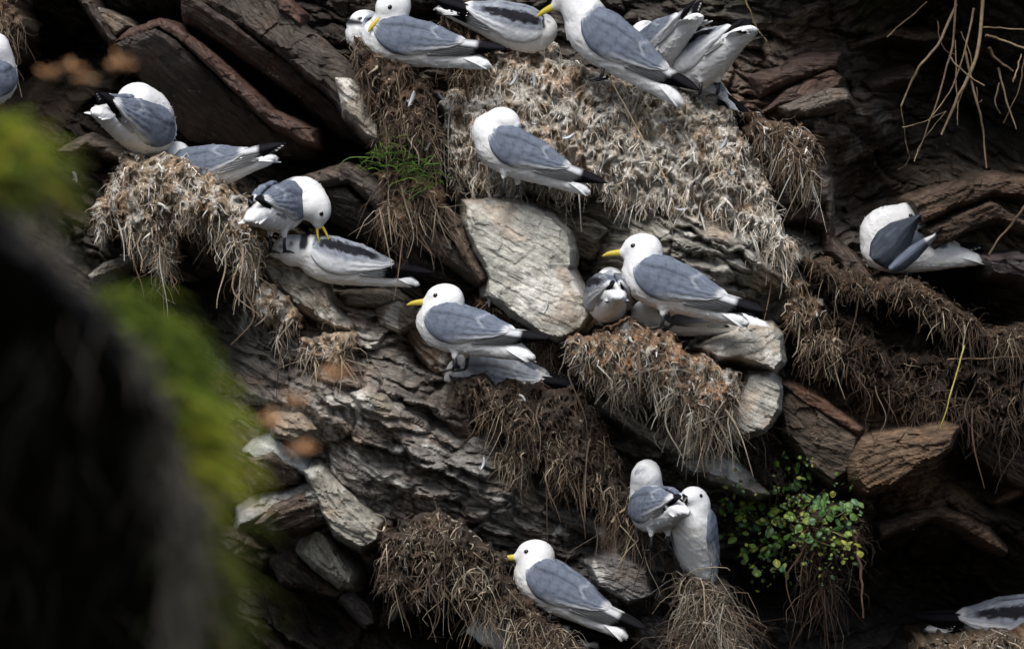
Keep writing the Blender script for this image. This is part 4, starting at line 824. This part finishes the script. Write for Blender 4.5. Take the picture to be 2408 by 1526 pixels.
for b_ in BIRDS:
    r_ = make_bird(**b_)
    if 'lifted dark wing' in b_['label']:
        dk = lambda s, t: GREY * (.40 + .14 * t + .20 * (((t * 7 + s * .9) % 1) < .14) + .16 * float(fbm(np.array([s * 9]), np.array([t * 6]), 3, 5)[0])) * (1 - .12 * s)
        sheet_wing(r_, 'lifted_wing', [(2044, 602), (2047, 572), (2064, 544), (2094, 524), (2128, 514), (2156, 505), (2175, 494)], [(2058, 618), (2086, 634), (2114, 622), (2134, 592), (2148, 558), (2160, 524), (2175, 496)], -.045, .034, dk, 36, 18)
        sheet_wing(r_, 'forewing', [(2088, 628), (2110, 604), (2138, 580), (2166, 563), (2194, 552), (2216, 531)], [(2098, 645), (2128, 634), (2158, 609), (2182, 582), (2200, 560), (2216, 533)], -.062, .020,
                   lambda s, t: (BLACK if s > .84 else GREY * (.7 + .5 * (((t * 6) % 1) > .82) + .25 * float(fbm(np.array([s * 9]), np.array([t * 6]), 3, 7)[0])) if s < .68 else WHITE * .7), 30, 14)

# ------------------------------------------------------------------ hanging roots, plants, loose feathers
def path_tube(name, pts, r0, r1, colr, parent=None, origin=Vector((0, 0, 0)), sides=6, seed=0, sub=5, wob=.004):
    """a root or stem: a smooth curved tube through points"""
    p = np.array([list(q) for q in pts]); n = len(p)
    pp = np.concatenate([[2 * p[0] - p[1]], p, [2 * p[-1] - p[-2]]]); C = []
    for i in range(n - 1):
        a, b, c_, d = pp[i:i + 4]
        for t in np.linspace(0, 1, sub, endpoint=False):
            C.append(.5 * (2 * b + (c_ - a) * t + (2 * a - 5 * b + 4 * c_ - d) * t * t + (3 * b - a - 3 * c_ + d) * t ** 3))
    C.append(p[-1]); C = np.array(C); m = len(C); t = np.linspace(0, 1, m)
    C = C + np.stack([vn(t * 9 + seed, t * 0 + k_ * 7.3 + seed, 3) for k_ in range(3)], 1) * wob * np.sin(np.pi * t)[:, None]
    tg = np.gradient(C, axis=0); tg /= np.linalg.norm(tg, axis=1, keepdims=True) + 1e-9
    a = np.cross(tg, np.array((.2, -.9, .37))); a /= np.linalg.norm(a, axis=1, keepdims=True) + 1e-9; b = np.cross(tg, a)
    rr = (r0 + (r1 - r0) * t) * (1 + .22 * vn(t * 14 + seed, t * 0 + 3, 5))
    V = np.stack([C + (a * math.cos(q) + b * math.sin(q)) * rr[:, None] for q in np.linspace(0, 2 * math.pi, sides, endpoint=False)], 1) - np.array(origin)
    I = np.arange(m * sides).reshape(m, sides); J = np.roll(I, -1, 1)
    F = np.stack([I[:-1], J[:-1], J[1:], I[1:]], -1).reshape(-1, 4)
    cc = np.repeat((np.array(colr)[None] * (1 + .4 * vn(t * 11 + seed, t * 0, 8))[:, None]), sides, 0)
    return link_mesh(name, np_mesh(name, V.reshape(-1, 3), F, cc), STRAW, parent)

ROOTS = [([(2250, -60), (2240, 108), (2225, 165), (2189, 281), (2150, 380)], 4.2, 1.6, -.10), ([(2316, -60), (2301, 108), (2272, 187), (2247, 245), (2214, 317)], 6.0, 4.0, -.16),
         ([(2250, 10), (2207, 104), (2167, 148), (2146, 187), (2119, 250)], 4.6, 3.2, -.04), ([(2270, 120), (2283, 184), (2301, 259), (2311, 306), (2320, 396)], 4.0, 3.0, -.20),
         ([(2290, 20), (2283, 60), (2257, 155), (2225, 230), (2183, 284)], 3.6, 1.6, -.12), ([(2232, 132), (2261, 166), (2315, 202)], 3.0, 2.2, -.21), ([(2086, 88), (2125, 52), (2180, 5)], 2.6, 1.8, .0),
         ([(2312, 65), (2360, 66), (2450, 73)], 2.8, 2.4, -.06), ([(2318, 83), (2360, 96), (2450, 128)], 4.2, 3.6, -.10), ([(2326, 112), (2345, 140), (2382, 168)], 5.0, 3.2, -.05), ([(2382, 194), (2392, 160), (2402, 128)], 3.0, 2.0, -.12),
         ([(2348, 160), (2365, 230), (2390, 304)], 3.8, 2.4, -.02), ([(2205, 50), (2215, 110), (2248, 130)], 2.0, 1.4, -.02), ([(2246, 95), (2250, 200), (2252, 295)], 2.2, 1.6, -.08),
         ([(2260, 75), (2284, 150), (2250, 255)], 1.8, 1.2, -.05), ([(2410, 130), (2395, 210), (2360, 290)], 2.4, 1.8, .03), ([(2350, 195), (2340, 240), (2352, 268)], 3.0, 2.0, .04), ([(2296, 205), (2300, 240), (2310, 235)], 1.6, 1.0, -.03),
         ([(2119, 248), (2125, 300), (2135, 360)], 1.4, .8, -.03), ([(2150, 380), (2170, 330), (2225, 262)], 1.6, 1.0, -.06), ([(2122, 300), (2165, 290), (2225, 262)], 1.8, 1.0, -.05), ([(2130, 330), (2136, 380), (2110, 400)], 1.2, .7, -.02)]
hr = empty('hanging_roots', P(2260, -60, -.05)); tag(hr, 'bare brown roots hanging down from the overhang in the top right corner', 'roots')
for i, (pts, r0, r1, y) in enumerate(ROOTS):
    path_tube('root', [P(a, b, y - .22 + .012 * j) for j, (a, b) in enumerate(pts)], r0 * K * .75, r1 * K * .75, (.20, .15, .095) if i % 3 else (.14, .10, .065), hr, hr.location, seed=i, wob=.003)
def single(name, label, cat, pts, r0, r1, y, colr, group=None, seed=0):
    q = [P(a, b, y + .01 * j) for j, (a, b) in enumerate(pts)]; o = path_tube(name, q, r0 * K, r1 * K, colr, None, q[0], seed=seed); o.location = q[0]; tag(o, label, cat, group); return o
single('grass_stalk', 'long yellow-green stalk hanging over the root mat at right', 'stalk', [(2268, 812), (2252, 868), (2228, 950), (2206, 1020), (2192, 1076)], 2.0, 1.4, -.20, (.42, .38, .10), seed=3)
single('grass_stalk', 'thin dry stalk at the top edge right of the tail-up juvenile', 'stalk', [(1748, -20), (1762, 25), (1775, 58), (1804, 98)], 2.2, 1.6, -.05, (.22, .17, .09), seed=4)
single('twig', 'dead twig at the right edge beside the preening adult', 'twig', [(2440, 455), (2400, 498), (2360, 545), (2326, 598)], 4.0, 2.6, -.12, (.12, .085, .055), seed=5)
single('twig', 'short pale twig sticking out of the dark nest left of the white breasted adult', 'twig', [(1438, 1228), (1456, 1206), (1484, 1178)], 3.2, 2.2, -.27, (.34, .25, .16), seed=6)
single('twig', 'thin dark twig below the preening adult with the lifted wing', 'twig', [(2228, 845), (2290, 842), (2410, 838)], 2.0, 1.4, -.16, (.16, .11, .07), seed=7)

single('straw_stem', 'long thin straw stem lying diagonally across the guano-whitened mound', 'straw', [(1424, 162), (1478, 268), (1540, 380), (1588, 450), (1642, 522)], 1.8, 1.2, -.225, (.42, .34, .23), seed=8)

def leaf_mesh(nm, w_, l_, curl, colr, seed):
    r = np.random.default_rng(seed); nu, nv = 7, 5; V = []; C = []
    for i in range(nu):
        t = i / (nu - 1); wd = w_ * (math.sin(math.pi * (.06 + .90 * t ** .8)) ** .75)
        for j in range(nv):
            x = (j / (nv - 1) - .5) * 2
            V.append((x * wd * .5, t * l_, -curl * t * t * l_ - .35 * abs(x) ** 2 * wd * curl + (0.12 * wd if abs(x) < .1 else 0) + r.normal(0, .02) * w_))
            C.append(np.array(colr) * (1.35 if abs(x) < .1 else 1) * (1 + .3 * r.normal(0, .5)))
    F = [(i * nv + j, i * nv + j + 1, (i + 1) * nv + j + 1, (i + 1) * nv + j) for i in range(nu - 1) for j in range(nv - 1)]
    n = len(V); V = np.array(V); V2 = np.concatenate([V, V - np.array((0, 0, .035 * w_))])
    F2 = F + [tuple(k_ + n for k_ in reversed(f)) for f in F]
    rim_ = list(range(nv)) + [i * nv + nv - 1 for i in range(1, nu)] + [(nu - 1) * nv + j for j in range(nv - 2, -1, -1)] + [i * nv for i in range(nu - 2, 0, -1)]
    F2 += [(rim_[i], rim_[(i + 1) % len(rim_)], rim_[(i + 1) % len(rim_)] + n, rim_[i] + n) for i in range(len(rim_))]
    me = np_mesh(nm, V2, np.array(F2), np.concatenate([C, C])); me.materials.append(LEAF); return me
LV = [leaf_mesh('leaf', 1.0, 1.05, c_, col_, i) for i, (c_, col_) in enumerate([(.35, (.055, .115, .02)), (.2, (.075, .135, .022)), (.5, (.035, .08, .02)), (.3, (.12, .165, .025)), (.45, (.20, .215, .03)), (.25, (.05, .11, .045))])]
plant = empty('leafy_plant', P(1850, 1240, -.05)); tag(plant, 'green glossy round-leaved plant growing from the rock beside the white breasted adult', 'plant')
CL = [(1872, 1090, 26, 34, 18), (1858, 1128, 22, 26, 12), (1740, 1204, 26, 20, 10), (1738, 1236, 30, 22, 12), (1800, 1222, 40, 30, 22), (1850, 1190, 46, 22, 20), (1905, 1190, 34, 20, 14), (1850, 1240, 46, 34, 34), (1815, 1270, 36, 24, 18), (1905, 1240, 40, 26, 22),
      (1940, 1205, 26, 18, 10), (1990, 1200, 30, 20, 9), (2000, 1180, 20, 14, 5), (1978, 1238, 22, 16, 8), (1985, 1285, 30, 20, 16), (1750, 1290, 24, 18, 8), (1790, 1310, 30, 20, 11), (1828, 1340, 24, 14, 8), (1768, 1330, 20, 14, 5), (1705, 1180, 14, 14, 4), (1940, 1150, 18, 14, 4)]
rl = np.random.default_rng(99); pl = Vector(plant.location)
for ci, (cu, cv, ru, rv, n) in enumerate(CL):
    y0 = min(front(cu, cv), .10) - .09
    base_ = P(1850 + (cu - 1850) * .25, 1235 + (cv - 1235) * .25, y0 + .10)
    path_tube('stem', [base_, (base_ + P(cu, cv, y0)) / 2 + Vector((0, -.02, -.012)), P(cu, cv, y0)], 2.6 * K, 1.6 * K, (.10, .10, .035) if ci % 3 else (.17, .09, .05), plant, pl, seed=ci)
    for j in range(n):
        u_ = cu + rl.normal(0, .72) * ru; v_ = cv + rl.normal(0, .72) * rv; y_ = y0 - rl.random() * .09
        m_ = LV[rl.choice(6, p=(.26, .2, .2, .14, .08, .12))] if ci not in (14,) else LV[rl.integers(3, 5)]
        o = bpy.data.objects.new('leaf', m_); COL.objects.link(o); o.parent = plant; o.location = P(u_, v_, y_) - pl
        s_ = (7 + 16 * rl.random() ** 1.3) * K * (.75 if ci in (14,) else 1); o.scale = (s_ * (.8 + .4 * rl.random()), s_ * (.9 + .4 * rl.random()), s_)
        nrm = Vector((rl.normal(0, .5), -.75 + rl.normal(0, .25), .75 + rl.normal(0, .35))).normalized()
        o.rotation_mode = 'QUATERNION'; q = nrm.to_track_quat('Z', 'Y')
        from mathutils import Quaternion
        o.rotation_quaternion = q @ Quaternion((0, 0, 1), rl.random() * 6.28)
# the many small leaves between and below the larger ones
sl_v = []; sl_f = []; sl_c = []; nn_ = 0
for j in range(420):
    q_ = rl.random()
    u_, v_ = (1700 + 320 * rl.random(), 1170 + rl.normal(30, 46)) if q_ < .62 else ((1872 + rl.normal(0, 26), 1070 + 120 * rl.random()) if q_ < .75 else (1760 + 260 * rl.random(), 1270 + 120 * rl.random() ** 2))
    y_ = min(front(u_, v_), .10) - .02 - .08 * rl.random(); me_ = LV[rl.integers(0, 6)]
    vv_ = np.empty(len(me_.vertices) * 3, np.float32); me_.vertices.foreach_get('co', vv_); vv_ = vv_.reshape(-1, 3)
    cc_ = np.empty(len(me_.vertices) * 4, np.float32); me_.color_attributes['col'].data.foreach_get('color', cc_); cc_ = cc_.reshape(-1, 4)[:, :3]
    top_ = 35; nrm = Vector((rl.normal(0, .6), -.75, .7 + rl.normal(0, .4))).normalized(); M_ = np.array((nrm.to_track_quat('Z', 'Y') @ Quaternion((0, 0, 1), rl.random() * 6.28)).to_matrix())
    sc2 = (4 + 8 * rl.random()) * K
    sl_v.append((vv_[:top_] * sc2) @ M_.T + np.array(P(u_, v_, y_) - pl)); sl_c.append(cc_[:top_] * (.6 + .6 * rl.random()))
    sl_f.append(np.array([(i_ * 5 + k2, i_ * 5 + k2 + 1, i_ * 5 + k2 + 6, i_ * 5 + k2 + 5) for i_ in range(6) for k2 in range(4)]) + nn_); nn_ += top_
o = link_mesh('small_leaves', np_mesh('small_leaves', np.concatenate(sl_v), np.concatenate(sl_f), np.concatenate(sl_c)), LEAF, plant); o['kind'] = 'stuff'
single('plant_stalk', 'curled pale stalk rising out of the leafy plant', 'stalk', [(1958, 1250), (1994, 1262), (1990, 1215), (1965, 1205)], 2.2, 1.6, -.12, (.22, .2, .08), seed=14)
single('plant_stalk', 'reddish stalk hanging below the leafy plant', 'stalk', [(2010, 1260), (2022, 1330), (2026, 1400), (2030, 1452)], 4.0, 2.4, -.08, (.16, .10, .07), seed=15)

# fresh grass beside the small root clump
def grass(label, spots, n, length, colr, name='grass_tuft', cat='grass', seed=0, y=-.2, spread=(16, 14), kind=None, rad=1.4, lean=0, up=.8, group=None):
    r = np.random.default_rng(seed); root = empty(name, P(spots[0][0], spots[0][1], y)); tag(root, label, cat, group)
    sp = np.array(spots, float)[r.integers(0, len(spots), n)]
    u = sp[:, 0] + r.normal(0, 1, n) * spread[0]; v = sp[:, 1] + r.normal(0, 1, n) * spread[1]
    P0 = np.array([list(P(a, b, y + .03 * r.normal())) for a, b in zip(u, v)]) - np.array(root.location)
    D = np.stack([r.normal(lean, .7, n), -.25 - .4 * r.random(n), r.normal(up, .35, n)], 1)
    f_ = (DIST + y) / DIST
    o = strand_mesh('blade', P0, D, (length[0] + (length[1] - length[0]) * r.random(n)) * K * f_, rad * K * f_ * (.6 + .8 * r.random(n)), np.array(colr)[r.integers(0, len(colr), n)] * (.6 + .8 * r.random((n, 1))), 7, .35, .55, seed, parent=root)
    o['kind'] = 'stuff'; return root
G1 = [(.07, .15, .02), (.05, .11, .02), (.10, .17, .03), (.12, .14, .04)]
grass('fresh green grass tuft beside the tattered root clump under the brown nest', [(925, 345), (900, 380), (985, 405), (1005, 430), (960, 400)], 130, (35, 85), G1, seed=5, y=-.25, spread=(14, 14))
grass('few thin green blades left of the tattered root clump', [(868, 392), (852, 400)], 16, (25, 50), G1, seed=6, y=-.16, spread=(8, 8))

# loose white feathers caught on straw and rock
FM = []
for q in range(3):
    V, F, t = blade(np.array((0, 0, 0.)), np.array((0, 1.0, .10)),   .05, .15, 8, up=np.array((0, 0, 1.0)), th=.02, point=.6)
    V[:, 2] += (.25, .4, .5)[q] * V[:, 1] ** 2 + .05 * np.abs(V[:, 0]); V[:, 0] += (.14, -.2, .24)[q] * np.sin(V[:, 1] * 2.6)
    prt = [(V, F)]
    for k_ in range(16):                                  # loose downy barbs at the quill end
        a_ = rng.normal(0, .9); V2, F2, t2 = blade(np.array((0, .05 + .02 * k_, .02)), np.array((.22 * math.sin(a_ * 2 + k_), .05 + .02 * k_ + .14 * math.cos(a_), .08 * math.sin(k_ * 2.1))), .008, .014, 3, up=np.array((0, 0.1, 1.0)), th=.006); prt.append((V2, F2))
    me = poly_mesh('feather', prt, 1.0, [np.repeat(np.array((.70, .71, .73))[None], len(a_[0]), 0) for a_ in prt]); me.materials.append(PLUME); FM.append(me)
FEATHERS = [(960, 252, 38, 100, 'curved white feather on the dark brown nest at the top'), (1046, 236, 30, 60, 'white feather at the right edge of the dark brown nest'), (1198, 202, 34, 110, 'white feather high on the guano mound, left one of a pair'), (1256, 205, 36, 75, 'white feather high on the guano mound, right one of a pair'),
            (1262, 292, 26, 20, 'fluffy white feather above the back of the preening adult on the boulder'), (1322, 326, 28, 150, 'pale feather right of the preening adult on the boulder'), (1692, 352, 34, 120, 'white feather on the right part of the guano mound'), (1726, 412, 34, 40, 'soft white feather low on the right of the guano mound'),
            (1586, 490, 30, 170, 'downy feather at the lower edge of the guano mound'), (1150, 722, 32, 80, 'white feather standing in the roots under the pale boulder'), (1164, 748, 26, 30, 'downy white tuft in the roots under the pale boulder'), (1276, 738, 26, 105, 'thin white feather lying on the pale boulder'),
            (1236, 944, 24, 40, 'white feather below the lying juvenile in the middle'), (1074, 492, 22, 40, 'small white feather right of the tattered root clump'), (1130, 1105, 28, 95, 'small white feather on the dark rock below the middle'), (180, 430, 30, 60, 'white feather left of the pale straw nest'), (2150, 1245, 30, 60, 'white feather right of the green leafy plant'), (1378, 1500, 24, 110, 'white feather by the nest below the lowest adult'),
            (1505, 215, 18, 50, 'tiny white feather under the large adult at the top'), (1660, 330, 18, 130, 'tiny white feather on the upper right of the guano mound'), (1000, 355, 24, 100, 'white feather beside the green grass tuft')]
for i, (u_, v_, s_, ang, lab) in enumerate(FEATHERS):
    y_ = front(u_, v_) - .035
    o = bpy.data.objects.new('feather', FM[i % 3]); COL.objects.link(o); o.location = P(u_, v_, y_); tag(o, lab, 'feather', 'loose white feathers')
    k_ = s_ * K; o.scale = (k_, k_, k_); o.rotation_euler = (R(90 + 25 * math.sin(i * 2.1)), R(ang - 90), R(18 * math.cos(i * 1.7)))

# ------------------------------------------------------------------ foreground: a turf bank close to the camera, far out of focus
FGY = -6.2
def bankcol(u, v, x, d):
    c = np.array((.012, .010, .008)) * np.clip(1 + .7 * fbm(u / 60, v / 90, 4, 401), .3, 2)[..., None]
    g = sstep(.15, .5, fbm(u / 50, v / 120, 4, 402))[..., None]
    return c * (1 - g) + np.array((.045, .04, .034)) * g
_keep = FRONT.copy()
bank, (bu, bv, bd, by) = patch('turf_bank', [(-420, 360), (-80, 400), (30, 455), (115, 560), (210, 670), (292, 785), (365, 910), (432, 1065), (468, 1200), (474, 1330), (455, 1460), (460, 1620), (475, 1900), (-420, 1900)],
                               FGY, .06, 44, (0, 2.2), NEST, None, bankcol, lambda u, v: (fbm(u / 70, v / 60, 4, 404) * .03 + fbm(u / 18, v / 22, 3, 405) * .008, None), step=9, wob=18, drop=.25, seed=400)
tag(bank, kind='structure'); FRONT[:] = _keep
GREEN = [(.10, .19, .018), (.075, .15, .02), (.17, .22, .02), (.05, .10, .015)]
YG = [(.30, .33, .02), (.19, .25, .02), (.34, .33, .04), (.13, .19, .02)]
OLIVE = [(.10, .12, .02), (.06, .08, .015), (.13, .12, .03)]
def fg_grass(label, pts, n, length, cols, seed, spread=26, lean=.5, up=.7, rad=3.0, y=FGY):
    rt = grass(label, pts, n, length, cols, name='grass', cat='grass', seed=seed, y=y, spread=(spread, spread), lean=lean, up=up, rad=rad, group='blurred foreground grass')
    return rt
fg_grass('bright yellow-green blurred grass at the left edge below the cut off gull', [(-50, 370), (0, 375), (30, 400), (-80, 340), (-20, 420)], 300, (80, 210), YG, 21, 30, .25, .8, 4.5)
fg_grass('dim green blurred grass under the bright patch at the left edge', [(60, 430), (100, 470), (20, 420), (-20, 450)], 260, (60, 130), OLIVE, 22, 34, .5, .5, 4.0)
fg_grass('green blurred grass in the foreground below the pale straw nest', [(280, 780), (325, 820), (355, 880), (250, 745), (375, 930)], 260, (80, 220), [(.10, .155, .015), (.06, .10, .012), (.16, .20, .018), (.045, .075, .01)], 23, 32, .8, .55, 5.0)
fg_grass('yellow-green blurred grass in the foreground left of the lower slabs', [(400, 1010), (420, 1050), (445, 1110), (395, 970)], 300, (80, 210), YG, 24, 28, .75, .5, 5.0)
fg_grass('dark olive blurred grass at the bottom of the foreground bank', [(462, 1220), (470, 1320), (455, 1420), (458, 1500), (460, 1570)], 260, (70, 170), OLIVE, 25, 26, .7, .3, 4.0)
# grey dead stems matted along the rim of the bank
r_ = np.random.default_rng(31); rim_pts = np.array([(60, 500), (130, 590), (190, 680), (250, 770), (305, 860), (355, 960), (395, 1060), (425, 1170), (435, 1280), (425, 1390), (415, 1500)], float)
n_ = 300; tt = r_.random(n_) * (len(rim_pts) - 1); i_ = tt.astype(int); fr_ = (tt - i_)[:, None]
uv = rim_pts[i_] * (1 - fr_) + rim_pts[np.minimum(i_ + 1, len(rim_pts) - 1)] * fr_ + r_.normal(0, 24, (n_, 2))
ds_ = empty('dead_stems', P(300, 900, FGY)); tag(ds_, 'grey dead stems matted along the rim of the blurred foreground bank', 'dead stems')
P0 = np.array([list(P(a, b, FGY - .14)) for a, b in uv]) - np.array(ds_.location)
o = strand_mesh('stem', P0, np.stack([r_.normal(.15, .35, n_), -.3 - .3 * r_.random(n_), r_.normal(-.8, .35, n_)], 1), (60 + 120 * r_.random(n_)) * K * .61, (2.5 + 3 * r_.random(n_)) * K * .61, np.array([(.07, .064, .057), (.05, .046, .042), (.09, .08, .062)])[r_.integers(0, 3, n_)], 7, .5, .3, 33, parent=ds_); o['kind'] = 'stuff'
# thin hanging stems in the dark of the bank
r2_ = np.random.default_rng(35); n_ = 34
ds2 = empty('dead_stems', P(100, 1100, FGY)); tag(ds2, 'faint pale stems hanging in the dark of the foreground bank', 'dead stems')
uv = np.stack([np.concatenate([r2_.normal(90, 50, 22), r2_.normal(300, 70, 12)]), 700 + 780 * r2_.random(n_)], 1)
P0 = np.array([list(P(a, b, FGY - .10 + 2.2 * (b - 1100) * K * .61 * 1.6)) for a, b in uv]) - np.array(ds2.location)
o = strand_mesh('stem', P0, np.stack([r2_.normal(0, .5, n_), -.25 + 0 * r2_.random(n_), -1 + 0 * r2_.random(n_)], 1), (90 + 120 * r2_.random(n_)) * K * .61, (3 + 3 * r2_.random(n_)) * K * .61, np.repeat(np.array([(.055, .05, .042)]), n_, 0), 7, .4, .2, 36, parent=ds2); o['kind'] = 'stuff'
# dry brown flower heads on thin stalks
FL = [(282, 158, 66, (70, 440), 'dry orange-brown flower head alone against the dark slab at upper left'), (165, 160, 56, (20, 420), 'dry brown flower head nearest the cut off gull'), (196, 186, 50, (40, 430), 'dry brown flower head lowest of the upper left pair'), (110, 176, 44, (-10, 410), 'faint dry flower head at far upper left'),
      (648, 1000, 76, (480, 1150), 'dry orange flower head blurred above the lower slabs'), (700, 950, 62, (490, 1160), 'dry orange flower head blurred below the crusty mud remnant'), (788, 882, 58, (500, 1180), 'rightmost dry orange flower head, blurred over the rock'), (716, 1062, 60, (500, 1240), 'pale blurred flower head right of the upper lower slab')]
for i, (u_, v_, s_, (bu_, bv_), lab) in enumerate(FL):
    y_ = FGY + .9; rt = empty('dry_flower', P(bu_, bv_, FGY - .05)); tag(rt, lab, 'flower', 'dry foreground flowers'); og = Vector(rt.location)
    hd = P(u_, v_, y_)
    path_tube('stalk', [og, (og + hd) / 2 + Vector((-.02, 0, .02)), hd], .0012, .0009, (.12, .085, .05), rt, og, seed=i)
    r3 = np.random.default_rng(50 + i); vs_ = []; cs_ = []; s2 = s_ * K * (DIST + y_) / DIST
    for k_ in range(11):
        d_ = r3.normal(0, 1, 3); d_ /= np.linalg.norm(d_); d_[2] = abs(d_[2]) * .8 - .1
        V, F, t = blade(np.array(hd - og), np.array(hd - og) + d_ * s2 * (.35 + .6 * r3.random()), s2 * .04, s2 * .09, 4, up=np.cross(d_, (.3, .5, .8)), th=s2 * .02)
        vs_.append((V, F)); cs_.append(np.repeat(np.array([(.50, .27, .13), (.40, .20, .10), (.55, .36, .20)][k_ % 3])[None], len(V), 0))
    link_mesh('flower_head', poly_mesh('flower_head', vs_, 1.0, cs_), STRAW, rt)
